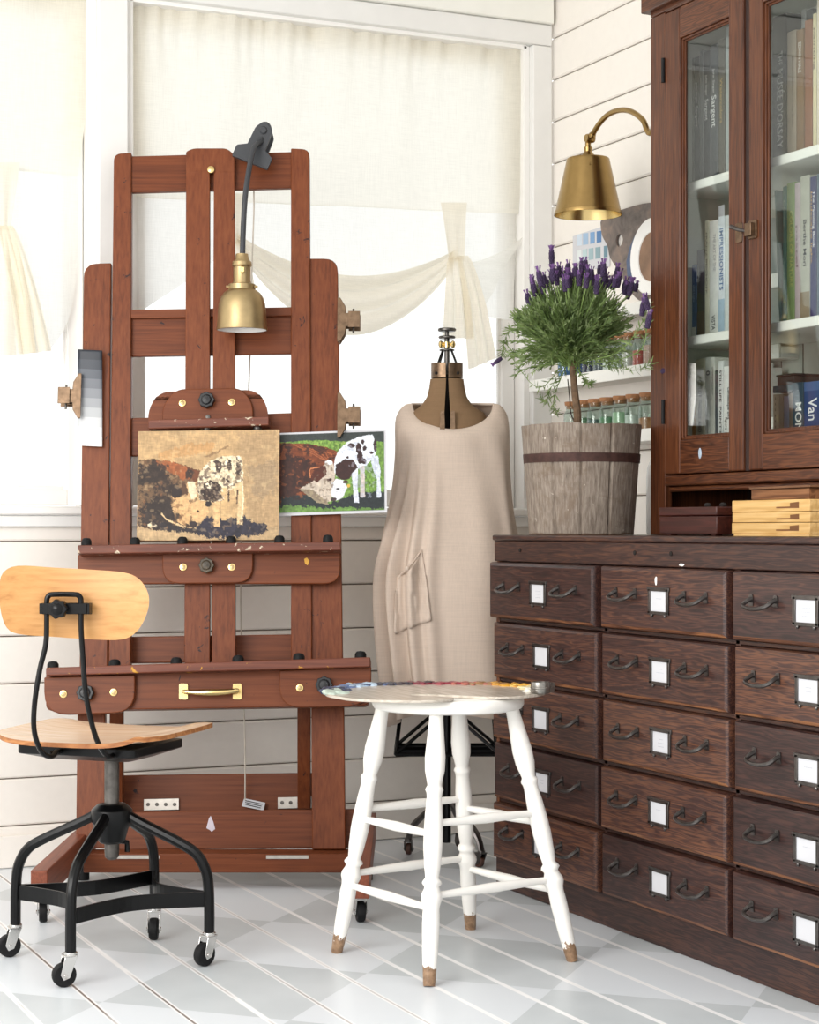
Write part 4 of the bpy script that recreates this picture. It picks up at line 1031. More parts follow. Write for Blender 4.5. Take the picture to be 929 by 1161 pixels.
def dress():
    k = DD/F
    sil = [(807,436,602),(780,434,602),(740,429,600),(700,425,599),(660,424,596),(640,426,593),(610,433,589),(580,440,583),(550,445,580),(520,447.5,578.5),(500,448,578),(485,447.5,578),(472,448,577)]
    n = 160; rows = []
    def folds(th, y):
        # pleats: strongest at the wearer's right (picture left), falling from the bust
        v = max(0,min(1,(y-515)/130.))
        a = math.atan2(math.sin(th), math.cos(th))
        f = .0
        for c,w,h in ((-2.85,.09,.034),(-2.55,.07,.050),(-2.28,.065,.052),(-2.02,.07,.034),(-1.80,.08,.020),(-1.2,.2,.008),(-.62,.12,.014),(-.25,.10,.012),(.3,.15,.014),(.9,.16,.014),(1.6,.2,.014),(2.3,.15,.014),(2.8,.14,.014)):
            dd = (a-c+PI)%(2*PI)-PI; f += h*math.exp(-(dd/w)**2)
        return f*v
    vs = []; z_of = DZ
    wob = lambda th,y: .0025*math.sin(th*5+y*.02)+.002*math.sin(th*9-y*.033)
    for y,l,r in sil:
        hw = (r-l)/2*k; cx = ((l+r)/2-CX)*k-DLAT; dp = hw*(.62 if y < 560 else .70); row = []
        for i in range(n):
            th = 2*PI*i/n; ct,st = math.cos(th),math.sin(th); e = .84 if y > 530 else .78
            x = math.copysign(abs(ct)**e,ct)*hw; yy = math.copysign(abs(st)**e,st)*dp
            rr = math.hypot(x,yy); g = folds(th,y)+wob(th,y)
            lim = .35 if abs(ct) > .93 else 1
            x += ct*g*lim-ct*.004; yy += st*g*1.2
            fr_ = max(0,-st)**.75; y2 = y+(26*fr_*((520-y)/48.) if y < 520 else 0); zz = z_of(y2)
            if y > 780: zz += .012*math.sin(th*3+1) - (.03*math.exp(-((math.atan2(st,ct)+2.6)/.35)**2))
            row.append((cx+x,yy,zz))
        rows.append(row)
    # shoulders in to the scooped neckline
    def nk(th):
        ct,st = math.cos(th),math.sin(th)
        front = max(0,-st)
        x = ct*46.5*k + (514-510)*0; yy = st*.072
        y = 459+31*front-2*max(0,st)
        return (x+(513.5-CX)*k-DLAT, yy-.006*front - (.020*front), z_of(y))
    for q in (.3,.55,.78,.93,1.0):
        row = []
        for i in range(n):
            th = 2*PI*i/n; a = rows[len(sil)-1][i]; b = nk(th); ct = abs(math.cos(th))
            x = a[0]+(b[0]-a[0])*q; yy = a[1]+(b[1]-a[1])*q**1.2
            z = a[2]+(b[2]-a[2])*(1-(1-q)**2)
            z += .006*math.sin(q*PI)*max(0,ct-.3)
            row.append((x,yy,z))
        rows.append(row)
    mb = MB(); P = lambda p: DC+RT*p[0]+FW*p[1]+UP*p[2]
    R = len(rows)
    mb.add([P(p) for row in rows for p in row], [(j*n+i,j*n+(i+1)%n,(j+1)*n+(i+1)%n,(j+1)*n+i) for j in range(R-1) for i in range(n)])
    o = mb.build('linen_dress', M_dress, loc=DC+UP*DZ(815), smooth=180, fix=False)
    tag(o, 'sleeveless oatmeal linen smock dress with a scoop neck, worn by the dress form', 'dress')
    md = o.modifiers.new('u','SUBSURF'); md.levels = 1; md.render_levels = 1
    md = o.modifiers.new('s','SOLIDIFY'); md.thickness = .003; md.offset = 1
    nb = MB(); nb.tube([P(rows[-1][i%n])+UP*.001 for i in range(n+1)], .004, 8, caps=False); nb.build('neck_binding', M_dress, o)
    # patch pocket that sags open, on the picture-left hip
    def front(px, py):
        from_rows = None
        y = py; best = None
        for j in range(len(sil)-1):
            if sil[j][0] >= y >= sil[j+1][0]:
                f = (sil[j][0]-y)/(sil[j][0]-sil[j+1][0]); 
                X = (px-CX)*k-DLAT
                for i in range(n//2,n):
                    a = rows[j][i]; b = rows[j+1][i]; x = a[0]+(b[0]-a[0])*f
                    if best is None or abs(x-X) < best[0]: best = (abs(x-X), a[1]+(b[1]-a[1])*f)
        return Vector((X,best[1],z_of(y)))
    pk = MB()
    tl,tr,br,bl = (450,651),(478,622),(489,700),(447,716)
    def pp(u, v):
        x = (tl[0]+(tr[0]-tl[0])*u)*(1-v)+(bl[0]+(br[0]-bl[0])*u)*v; y = (tl[1]+(tr[1]-tl[1])*u)*(1-v)+(bl[1]+(br[1]-bl[1])*u)*v
        y += 8*math.sin(PI*u)*(1-v)**2
        q = front(x,y); q.y -= .0075+.020*math.sin(PI*u)*(1-v)**1.5+.004*math.sin(u*13)*(1-v); return P(q)
    pk.grid(pp,18,18); pk.build('pocket', M_dress, o, smooth=180, solid=.001, fix=False)
    kn = MB(); c = P(front(462,643)); kn.ball(c-FW*.024, .008, 10); kn.tube([c-FW*.024, P(front(455,650))-FW*.02, P(front(452,655))-FW*.018], .003, 6); kn.tube([c-FW*.024, P(front(470,634))-FW*.02, P(front(477,624))-FW*.01], .003, 6); kn.build('pocket_tie', M_dress, o)
dress()
# ------------------------------------------------------------------ text helper
def text_mesh(name, s, origin, right, up, height, mat, parent, width=None, align='LEFT', bold=0.0, extr=.0004):
    cu = bpy.data.curves.new('txt','FONT'); cu.body = s; cu.size = 1.0; cu.align_x = align; cu.align_y = 'CENTER'; cu.offset = bold; cu.resolution_u = 3
    ob = bpy.data.objects.new('txt', cu); COL.objects.link(ob); bpy.context.view_layer.update()
    me = bpy.data.meshes.new_from_object(ob.evaluated_get(bpy.context.evaluated_depsgraph_get()))
    w = max(v.co.x for v in me.vertices)-min(v.co.x for v in me.vertices); hh = .72
    COL.objects.unlink(ob); bpy.data.objects.remove(ob)
    sy = height/hh; sx = (width/w) if width else sy; n = right.cross(up)
    mb = MB(); mb.add([origin+right*(v.co.x*sx)+up*(v.co.y*sy)+n*extr for v in me.vertices], [list(p.vertices) for p in me.polygons])
    bpy.data.meshes.remove(me)
    return mb.build(name, mat, parent, smooth=0, fix=False)
XM, YM = Vector((-1,0,0)), Vector((0,-1,0))
# ------------------------------------------------------------------ card-catalogue cabinet
CT = 1.028; CFX = 2.548; CY0, CY1 = 3.045, 4.898
M_worn = wood('dark_oak_worn_edge', (58,32,22),(104,64,42),(160,108,68), 1, .45, 42, 6, rand=37, ring=.3, bump=.3)
def cabinet():
    t = thing('drawer_cabinet', 'long dark oak cabinet of fifteen drawers with iron pulls and white label cards', 'cabinet', (2.88,3.97,0))
    c = MB(); c.box((CFX,CY0,.088),(RX-.03,CY1,.092)); c.box((CFX+.35,CY0+.02,.09),(RX-.03,CY1-.02,.95)); c.box((CFX+.02,CY0+.02,.09),(CFX+.06,CY1-.02,.95))
    for k in range(4):
        z = .949-.175*(k+1); c.box((CFX,CY0+.01,z+.001),(CFX+.03,CY1-.01,z+.013))
    for y in (4.276,3.676): c.box((CFX+.0,y-.009,.09),(CFX+.03,y+.009,.952))
    c.build('carcass', M_case, t, bevel=.002)
    MB().box((CFX-.008,CY0-.01,.951),(RX-.025,CY1+.004,1.012)).build('frieze', M_case, t, bevel=.003)
    MB().box((CFX-.014,CY0-.015,1.0125),(RX-.02,CY1+.006,CT)).build('top', M_case, t, bevel=.004)
    MB().box((CFX-.004,CY0,0),(RX-.03,CY1,.0875)).build('plinth', M_case, t, bevel=.003)
    MB().box((CFX-.003,CY1-.018,.0885),(RX-.03,CY1,.9505)).build('end_panel', M_case_v, t, bevel=.002)
    for y in (4.74,4.12,3.95): MB().lathe([(.006,0),(.006,.002),(0,.003)], Vector((CFX-.008,y,.985)), Vector((CFX-.008,y,.985))+XM, n=10).build('nail_plug', M_hole, t)
    cols = [(4.884,4.284),(4.268,3.684),(3.668,3.085)]
    rg = random.Random(11)
    for ci,(ya,yb) in enumerate(cols):
        for k in range(5):
            zt = .949-.175*k; zb = zt-.161; pull = rg.uniform(-.002,.005)
            if ci == 0 and k == 0: pull = .013
            xf = CFX-.022-pull; b = .011
            m = MB()
            y1,y0 = ya-.003,yb+.003
            if ci == 0 and k == 0: y1 += .004
            # front with a rounded-over edge
            lv = [(CFX+.01,0),(xf+b,0),(xf+b*.35,b*.25),(xf,b*.9)]
            vs = []
            for x,i in lv: vs += [(x,y0+i,zb+i),(x,y1-i,zb+i),(x,y1-i,zt-i),(x,y0+i,zt-i)]
            fs = [(q*4+j,q*4+(j+1)%4,(q+1)*4+(j+1)%4,(q+1)*4+j) for q in range(3) for j in range(4)]+[(12,13,14,15),(3,2,1,0)]
            m.add(vs,fs[:12]); m.add(vs,[(12,13,14,15),(3,2,1,0)]); m.m[4] = m.m[8] = 1; m.m[0] = 0
            m.box((CFX+.012,y0+.02,zb+.012),(CFX+.33,y1-.02,zt-.03))
            d = m.build('drawer', [M_drawer,M_worn], t, smooth=25)
            yc = (ya+yb)/2; zc = zt-.078+rg.uniform(-.002,.002)
            for s in (1,-1):
                h = MB(); y = yc+s*.158+rg.uniform(-.003,.003); w = .047
                for e in (1,-1):
                    h.prism(rnd([(-.009,-.012),(.009,-.012),(.007,.014),(-.007,.014)],.003), (Vector((xf,y+e*w,zc+.010)),YM,UP,XM), -.001, .003)
                pth = [Vector((xf-.002,y+w,zc+.013)),Vector((xf-.012,y+w,zc+.009)),Vector((xf-.024,y+w*.97,zc+.001)),Vector((xf-.030,y+w*.72,zc-.004)),Vector((xf-.032,y+w*.3,zc-.007)),Vector((xf-.032,y,zc-.0075))]
                pth = cat(pth+[Vector((p.x,2*y-p.y,p.z)) for p in pth[:-1][::-1]],4)
                n = len(pth); h.tube(pth, [.0048+.0016*abs(2*i/(n-1)-1)**3 for i in range(n)], 8)
                h.build('handle', M_iron, d)
            zl = zt-.083; hw,hh = .046,.031
            F_ = (Vector((xf,yc,zl)),YM,UP,XM); lb = MB()
            for q in ([(-hw,-hh),(-hw+.010,-hh),(-hw+.010,hh),(-hw,hh)],[(hw-.010,-hh),(hw,-hh),(hw,hh),(hw-.010,hh)],[(-hw-.004,hh-.006),(hw+.004,hh-.006),(hw+.004,hh+.004),(-hw-.004,hh+.004)],[(-hw,-hh-.002),(hw,-hh-.002),(hw,-hh+.006),(-hw,-hh+.006)]):
                lb.prism(q, F_, -.001, .0045)
            for e in (-1,1):
                lb.lathe([(.005,0),(.005,.004),(.002,.006)], F_[0]+YM*(e*.03)+UP*(-hh-.004), F_[0]+YM*(e*.03)+UP*(-hh-.004)+XM, n=8)
            lb.build('label_holder', M_iron, d, bevel=.0008)
            cd = MB(); cd.prism([(-hw+.006,-hh+.004),(hw-.006,-hh+.004),(hw-.006,hh-.005),(-hw+.006,hh-.005)], F_, .0005, .0015)
            j = rg.choice((0,1,1,2,3))
            for q in range(j):                           # faint illegible pencil lines
                wd = rg.uniform(.008,.016); zz = .006-q*.009; a = 0
                while a < wd*2:
                    e = rg.uniform(.002,.006); cd.prism([(-wd+a,zz),(-wd+a+e,zz+rg.uniform(0,.001)),(-wd+a+e,zz+.0014),(-wd+a,zz+.0016)], F_, .0012, .0018, 1); a += e+.0015
            cd.build('label_card', [M_card,M_ink], d, smooth=0)
    chips = MB()
    def smear(y, z, w, h, xf):
        q = [(math.cos(a)*w*rg.uniform(.6,1.1), math.sin(a)*h*rg.uniform(.6,1.1)) for a in [i*.7 for i in range(9)]]
        chips.prism(q, (Vector((xf,y,z)),YM,UP,XM), 0, .0006)
    smear(3.99,.918,.006,.012,2.5215); chips.build('paint_drip', M_white, t, smooth=0); chips = MB(); smear(3.90,.958,.014,.004,2.539)
    chips.build('paint_drip', M_white, t, smooth=0)
cabinet()
# ------------------------------------------------------------------ glazed hutch
HX = 2.870; HY1, HY0 = 4.572, 3.600
def hutch():
    z0 = CT+.0005
    t = thing('bookcase_hutch', 'brown oak glazed bookcase standing on the drawer cabinet, full of art books', 'bookcase', (3.03,4.08,z0))
    for ya,yb,yc,yd in ((HY1-.078,HY1,HY1-.022,HY1),(HY0,HY0+.078,HY0,HY0+.022)):
        MB().box((HX,ya,z0),(HX+.024,yb,2.50)).build('upright', M_hutch, t, bevel=.003)
        MB().box((HX+.0245,yc,z0),(RX-.02,yd,2.50)).build('side_panel', M_hutch, t, bevel=.002)
    c = MB(); c.box((HX,HY0+.078,2.497),(HX+.024,HY1-.078,2.52)); c.box((HX-.001,HY0-.0,2.501),(RX-.02,HY1+.0,2.53)); c.box((HX-.02,HY0-.02,2.515),(RX-.02,HY1+.02,2.70))
    c.build('cornice', M_hutch_h, t, bevel=.004)
    r = MB(); r.box((HX-.004,HY0+.079,1.166),(HX+.03,HY1-.079,1.196)); r.box((HX+.01,HY0+.079,1.150),(HX+.03,HY1-.079,1.165)); r.build('lower_rail', M_hutch_h, t, bevel=.005)
    bk = MB(); bk.box((RX-.034,HY0+.022,1.25),(RX-.022,HY1-.022,2.50)); 
    bk.box((HX+.03,HY1-.036,1.26),(RX-.035,HY1-.0225,2.497)); bk.box((HX+.03,HY0+.0225,1.26),(RX-.035,HY0+.036,2.497)); bk.box((HX+.03,HY0+.0225,2.485),(RX-.035,HY1-.0225,2.497))
    for i in range(9): bk.box((RX-.0365,HY0+.08+i*.1,1.26),(RX-.0335,HY0+.082+i*.1,2.48),1)
    bk.build('interior_lining', [M_hutchin,M_gap], t, smooth=0)
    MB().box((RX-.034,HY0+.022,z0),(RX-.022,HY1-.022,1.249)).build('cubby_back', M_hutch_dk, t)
    for z in (2.018,1.586): MB().box((2.925,HY0+.037,z-.026),(RX-.037,HY1-.037,z)).build('shelf', M_shelf, t, bevel=.003)
    MB().box((HX+.031,HY0+.023,1.236),(RX-.035,HY1-.023,1.260)).build('bottom_board', M_shelf, t, bevel=.002)
    def door(ya, yb, hinge):
        z_a,z_b = 1.199,2.494; gy1,gy0,gz0,gz1 = ya-.078,yb+.068,1.292,2.408; x0,x1 = HX-.003,HX+.022
        if hinge < 0: gy1,gy0 = ya-.062,yb+.068
        m = MB()
        m.box((x0,gy1,z_a),(x1,ya,z_b)); m.box((x0,yb,z_a),(x1,gy0,z_b))
        d = m.build('door', M_hutch, t, bevel=.004)
        MB().box((x0+.0005,gy0-.0005,z_a),(x1,gy1+.0005,gz0)).build('door_rail', M_hutch_h, d, bevel=.002); MB().box((x0+.0005,gy0-.0005,gz1),(x1,gy1+.0005,z_b)).build('door_rail', M_hutch_h, d, bevel=.002)
        bd = MB()
        for i,(w,xx) in enumerate(((.007,x0+.006),(.012,x0+.011))):
            bd.box((xx,gy1-w,gz0),(xx+.008,gy1,gz1)); bd.box((xx,gy0,gz0),(xx+.008,gy0+w,gz1)); bd.box((xx,gy0,gz0),(xx+.008,gy1,gz0+w)); bd.box((xx,gy0,gz1-w),(xx+.008,gy1,gz1))
        bd.build('glazing_bead', M_hutch, d, bevel=.002)
        MB().box((x0+.014,gy0+.004,gz0+.004),(x0+.0165,gy1-.004,gz1-.004)).build('glass', M_glass, d, smooth=0)
        y = ya+.002 if hinge > 0 else yb-.002
        for z in (1.375,2.335):
            h = MB().tube([Vector((x0-.003,y,z-.034)),Vector((x0-.003,y,z+.034))], .0055, 10); h.build('hinge', M_rub, d)
        return d
    d1 = door(HY1-.079, 4.112, 1); d2 = door(4.088, 3.680, -1)
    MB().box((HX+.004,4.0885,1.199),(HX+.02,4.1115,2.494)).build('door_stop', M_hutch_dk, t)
    # latch
    l = MB(); z = 1.826
    l.prism(rnd([(-.014,-.026),(.014,-.026),(.014,.026),(-.014,.026)],.005), (Vector((HX-.003,4.128,z)),YM,UP,XM), 0, .004)
    l.build('strike_plate', M_clip, t, bevel=.001); l = MB()
    l.prism(rnd([(-.019,-.024),(.019,-.024),(.019,.024),(-.019,.024)],.006), (Vector((HX-.003,4.066,z)),YM,UP,XM), 0, .005)
    l.prism(rnd([(-.014,-.017),(.014,-.017),(.014,.017),(-.014,.017)],.003), (Vector((HX-.003,4.070,z)),YM,UP,XM), .005, .016)
    l.build('latch', M_clip, t, bevel=.001)
    k = MB(); k.tube([Vector((HX-.012,4.085,z-.002)),Vector((HX-.022,4.105,z+.004)),Vector((HX-.026,4.135,z+.016))], [.004,.005,.006], 10); k.build('latch_lever', M_iron, t)
    pt = MB(); pt.ball(Vector((HX,4.507,1.491)), .010, 12, 0, (.16,1.3,.8)); pt.build('purple_paint_spot', plain('purple_paint',(52,34,66),.5), t)
    pt = MB(); pt.ball(Vector((HX-.003,4.315,1.252)), .010, 12, 0, (.15,.8,1.5)); pt.build('blue_paint_smear', plain('pale_blue_paint',(168,182,196),.5), t)
hutch()
# ------------------------------------------------------------------ books
BM = {}
def bmat(c, gloss=.45):
    if (c,gloss) not in BM: BM[(c,gloss)] = plain('book_cover_%d_%d_%d'%c, c, gloss, 0, .10, 25)
    return BM[(c,gloss)]
M_pages = plain('book_pages', (226,220,204), .9, 0, .05, 200)
SX = 2.985
def Yp(px, X=SX): return on_x(px,500,X).y
def Zp(px, py, X=SX): return on_x(px,py,X).z
def book(px0, px1, ytop, zs, col, label, group, titles=(), X=SX, depth=.17, tilt=0.0, bands=(), gloss=.45):
    y1 = Yp(px0); y0 = Yp(px1)+.0012; zt = Zp((px0+px1)/2,ytop,X); zs += .0012; w = y1-y0; h = zt-zs
    L = Vector((X,(y0+y1)/2,zs)); c = .0022 if w > .008 else .001
    rm = Matrix.Translation(L) @ Matrix.Rotation(tilt,4,'X') @ Matrix.Translation(-L)
    def fin(mb): mb.v = [rm@v for v in mb.v]; return mb
    mb = MB(); mb.box((X,y0,zs),(X+c,y1,zt)); mb.box((X+c,y0,zs),(X+depth,y0+c,zt)); mb.box((X+c,y1-c,zs),(X+depth,y1,zt))
    o = fin(mb).build('book', bmat(col,gloss), loc=L, bevel=.001); tag(o, label, 'book', group)
    fin(MB().box((X+c+.0003,y0+c+.0003,zs+.003),(X+depth-.004,y1-c-.0003,zt-.003))).build('pages', M_pages, o)
    for za,zb,bc in bands:
        fin(MB().box((X-.0006,y0+.0004,zs+h*za),(X+.0004,y1-.0004,zs+h*zb))).build('spine_band', bmat(bc), o, smooth=0)
    dn = (rm.to_3x3()@Vector((0,0,-1))); up = rm.to_3x3()@Vector((0,-1,0))
    for s,f0,f1,hf,off,tc in titles:
        text_mesh('title', s, rm@Vector((X-.0008,(y0+y1)/2-off*w,zt-h*f0)), dn, up, w*hf, bmat(tc,.6), o, width=h*(f1-f0), bold=.012)
    return o
S1,S2,S3 = 2.018,1.586,1.260
g = 'art books on the top shelf behind the narrow left-hand glass door'
for a in ((785,787.4,66,(118,120,116),'grey book nearest the left end of the top shelf behind the left glass door',()),
          (787.8,793.5,64,(74,78,84),'dark grey book lettered Sargent, leftmost of the three so lettered on the top shelf',(('John Singer',.20,.36,.30,0,(206,206,204)),('Sargent',.38,.54,.55,0,(226,226,224)))),
          (794,797.5,57,(150,154,156),'thin pale grey book between two Sargent volumes on the top shelf',()),
          (798,805.5,58,(76,80,86),'dark grey book lettered Sargent, the middle of the three so lettered on the top shelf',(('John Singer',.18,.34,.28,0,(210,210,208)),('Sargent',.36,.52,.52,0,(230,230,228)))),
          (806,814,50,(84,88,92),'dark grey book with the largest white Sargent lettering on the top shelf',(('John Singer',.18,.36,.28,0,(218,218,216)),('Sargent',.37,.60,.66,0,(240,240,238)))),
          (815,822,44,(92,90,82),'olive grey book with gold lettering on the top shelf behind the left glass door',(('Watercolors',.28,.60,.42,0,(186,160,104)),)),
          (823,831,30,(164,172,170),'pale green-grey tall book nearest the door stile on the top shelf',())):
    book(a[0],a[1],a[2],S1,a[3],a[4],g,a[5])
g = 'art books on the middle shelf behind the narrow left-hand glass door'
book(785,790,300,S2,(84,112,160),'blue book with a white foot on the middle shelf, left glass door',g,(('Color and Light',.10,.50,.45,0,(160,182,214)),),bands=((0,.16,(226,226,222)),))
book(790.6,799,283,S2,(84,82,84),'dark charcoal book beside the blue book on the middle shelf',g,bands=((.0,.3,(108,86,78)),))
book(799.5,804,250,S2,(226,222,200),'narrow cream book on the middle shelf, between the charcoal and the thick white book',g,(('FRANZ BISCHOFF',.10,.62,.42,0,(150,146,130)),))
book(804.5,814.5,250,S2,(232,232,226),'thick white book on the middle shelf with a paper marker standing out of its top',g,(('THE ART OF THE',.12,.44,.30,.12,(170,172,172)),('VISTA',.82,.95,.40,0,(70,72,78))))
book(815,822,245,S2,(226,232,236),'white book with blue lettering on the middle shelf behind the left glass door',g,(('IMPRESSIONISTS',.10,.62,.6,0,(74,112,160)),),bands=((.03,.3,(172,194,212)),))
book(822.5,829,244,S2,(214,220,218),'pale book nearest the door stile on the middle shelf',g)
mk = MB().box((SX+.02,Yp(811),2.0),(SX+.0204,Yp(806),2.0)); mk.v = [Vector((SX+.03+.0004*(i in (1,2,5,6)),Yp(805) if i in (0,1,4,5) else Yp(811.5),(Zp(808,252) if i < 4 else Zp(808,232)))) for i in range(8)]
o = mk.build('paper_bookmark', M_card, loc=(SX+.03,Yp(808),Zp(808,252)), smooth=0); tag(o, 'white paper marker standing up from the thick white book on the middle shelf', 'bookmark')
g = 'art books on the bottom shelf behind the narrow left-hand glass door'
book(785,788.8,436,S3,(168,116,52),'ochre brown book half hidden behind the loose paper on the bottom shelf',g)
book(789.5,798.5,407,S3,(206,200,178),'tan-white book with black lettering on the bottom shelf, left glass door',g,(('COLOR THEORY AND PAINT',.22,.95,.45,0,(70,66,60)),))
book(800,806.5,405,S3,(214,216,208),'pale grey book with an oval mark on the bottom shelf, left glass door',g,(('0',.14,.19,.7,0,(96,98,100)),('drawing notes',.4,.8,.3,0,(150,150,146))))
book(807,810.5,405,S3,(226,226,216),'narrow white book beside the pale grey one on the bottom shelf',g,(('watercolor',.1,.4,.5,0,(120,120,116)),))
book(811,814,420,S3,(86,92,96),'thin slate book between white books on the bottom shelf',g)
book(814.5,820.5,409,S3,(226,228,226),'white book with small black lettering on the bottom shelf, left of the last one',g,(('STILL LIFE',.1,.45,.4,0,(70,72,74)),('PAINTING',.5,.9,.4,0,(80,82,84))))
book(821,830,415,S3,(234,234,230),'white book speckled with black print, nearest the door stile on the bottom shelf',g,(('Landscape and',.25,.62,.3,.15,(76,78,80)),('figure study',.6,.92,.3,-.15,(96,98,100))))
sh = MB()
def lp(u, v):
    px = 772.5+17*u*(1-.22*max(0,v-.55)*2.2); return on_x(px, 412+71*v, 2.899+.004*math.sin(u*3+v))
sh.grid(lp,8,10); o = sh.build('folded_paper', plain('pinkish_paper',(232,222,218),.8,0,.03), loc=on_x(780,483,2.899), smooth=180, solid=.0006, fix=False); tag(o, 'loose folded sheet of pinkish paper tucked inside the left glass door', 'paper')
g = 'art books on the top shelf behind the wide right-hand glass door'
book(876,892.3,17,S1,(58,62,66),'large charcoal book with white Orsay museum lettering on its spine',g,(('THE',.25,.345,.34,.06,(222,222,220)),('MUSÉE',.365,.575,.40,.06,(232,232,230)),("D'ORSAY",.60,.90,.40,.06,(232,232,230))))
book(893,903,35,S1,(188,172,152),'taupe book beside the Orsay museum book on the top shelf',g,(('Modern Masters of the Brush',.2,.75,.22,.15,(140,122,104)),),depth=.042)
book(893,898,17,S1,(206,206,204),'tall pale book standing behind the taupe book on the top shelf',g,(),X=SX+.045,depth=.12)
book(898.4,906,17,S1,(120,122,122),'tall grey book behind the brown books on the top shelf',g,(),X=SX+.045,depth=.12)
book(904,912.3,33,S1,(142,112,82),'brown book with white lettering on the top shelf behind the right door',g,(('EDWIN HALE',.10,.34,.42,0,(232,226,214)),),X=SX-.002,depth=.042)
book(912.8,921.5,22,S1,(150,104,80),'reddish-brown book on the top shelf, right of the white-lettered brown one',g)
book(922,926,15,S1,(226,214,178),'narrow cream-yellow book on the top shelf behind the right door',g,(('Painting',.1,.4,.4,0,(120,100,80)),))
book(926.5,938,-6,S1,(232,222,204),'cream book with red lettering at the edge of the top shelf',g,(('REMBRANDT',.18,.62,.4,.1,(186,60,44)),))
g = 'art books on the middle shelf behind the wide right-hand glass door'
book(884,886,214,S2,(140,164,156),'thin glassy teal book leaning to one side on the middle shelf',g,(),tilt=-.06)
book(888,892.3,211,S2,(104,160,150),'teal green book on the middle shelf behind the right door',g,(('Colour',.1,.3,.5,0,(190,216,206)),))
book(892.6,901,207,S2,(156,184,122),'light green book with yellow lettering on the middle shelf',g,(('COLORS OF NATURE',.20,.74,.42,.1,(216,222,140)),))
book(901.5,907.5,207,S2,(206,190,192),'pinkish grey book on the middle shelf beside the light green one',g,(('pastel',.3,.6,.4,0,(160,140,146)),))
book(908,918.5,199,S2,(186,186,172),'mottled grey-green book with black lettering on the middle shelf',g,(('Berthe Mori',.30,.62,.34,0,(66,66,74)),),bands=((.0,.2,(150,136,112)),))
book(919,926,200,S2,(56,60,104),'navy book with white and gold lettering on the middle shelf',g,(('The Painting Book',.1,.5,.36,.16,(236,236,240)),('landscape light',.1,.6,.26,-.22,(206,170,110))))
book(926.5,936,196,S2,(96,112,126),'slate blue book at the edge of the middle shelf',g)
g = 'art books on the bottom shelf behind the wide right-hand glass door'
book(877,883,447,S3,(190,176,150),'beige book with a stitched spine under the flat teal book',g,(('- - - - - - - - -',.05,.95,.7,.1,(110,96,76)),))
book(883.5,888.5,447,S3,(150,140,120),'khaki book under the flat teal book on the bottom shelf',g)
book(889,894.5,449,S3,(150,146,162),'lavender grey book under the flat teal book on the bottom shelf',g)
book(895,902.5,446,S3,(142,122,104),'brown-grey book left of the dark green lettered one on the bottom shelf',g)
book(903.5,915.5,433,S3,(44,70,84),'dark teal book with big white MON lettering on the bottom shelf',g,(('MONET',.30,1.0,.62,.05,(236,236,232)),),X=SX-.012)
book(916.3,936,432,S3,(44,70,116),'blue book with big white Van G lettering on the bottom shelf',g,(('Van Gogh',.26,1.2,.52,.0,(240,240,240)),),X=SX-.012,bands=((.86,1.0,(70,96,140)),))
# flat teal book with a dark oddment on it
za = Zp(890,446)+.004
fb = MB(); ya,yb = Yp(876.5),Yp(902.8)
fb.box((SX+.0,yb,za),(SX+.17,ya,za+.003)); fb.box((SX+.0,yb,za+.015),(SX+.17,ya,za+.018)); fb.box((SX+.0,yb,za+.003),(SX+.003,ya,za+.015))
o = fb.build('book', bmat((38,92,106)), loc=(SX,(ya+yb)/2,za), bevel=.001); tag(o, 'teal book lying flat on top of the upright books on the bottom shelf', 'book')
MB().box((SX+.0035,yb+.002,za+.0032),(SX+.165,ya-.002,za+.0148)).build('pages', M_pages, o)
bx = MB(); bx.box((SX+.01,Yp(897),za+.0185),(SX+.12,Yp(878),za+.042)); o = bx.build('small_box', bmat((70,62,60)), loc=(SX+.05,Yp(888),za+.0185), bevel=.002); tag(o, 'small dark box on top of the flat teal book', 'box')
MB().box((SX+.008,Yp(898),za+.0425),(SX+.122,Yp(877.4),za+.048)).build('lid', bmat((54,48,48)), o, bevel=.001)
# ------------------------------------------------------------------ boxes on the cabinet top
M_redbox = wood('dark_red_box', (44,20,17),(66,31,26),(88,44,36), 1, .35, 50, 5, ring=.2, bump=.05)
M_pale = wood('pale_pine_box', (196,152,88),(218,176,112),(234,198,140), 1, .5, 50, 5, ring=.3, bump=.08, scuff=((120,84,48),24,.75))
def red_box():
    x0 = 2.700; y1 = on_x(748,590,x0).y; y0 = on_x(813,590,x0).y; z0 = CT+.001; z1 = z0+.074
    t = thing('wooden_box', 'dark red wooden lidded box before the bookcase, left of the pale slim boxes', 'box', (x0,(y0+y1)/2,z0))
    MB().box((x0,y0,z0+.004),(x0+.164,y1,z0+.050)).build('body', M_redbox, t, bevel=.002)
    MB().box((x0-.002,y0-.002,z0+.0515),(x0+.166,y1+.002,z1)).build('lid', M_redbox, t, bevel=.003)
    f = MB()
    for y in (y0+.03,y1-.03): f.box((x0+.01,y-.01,z0),(x0+.03,y+.01,z0+.004)); f.box((x0+.13,y-.01,z0),(x0+.15,y+.01,z0+.004))
    f.build('foot', M_redbox, t)
    k = MB()
    for y in (y0+.10,y0+.03): k.ball(Vector((x0+.04,y,z1+.004)), .010, 10, 0, (1,1,.7))
    k.build('stud', M_hole, t)
red_box()
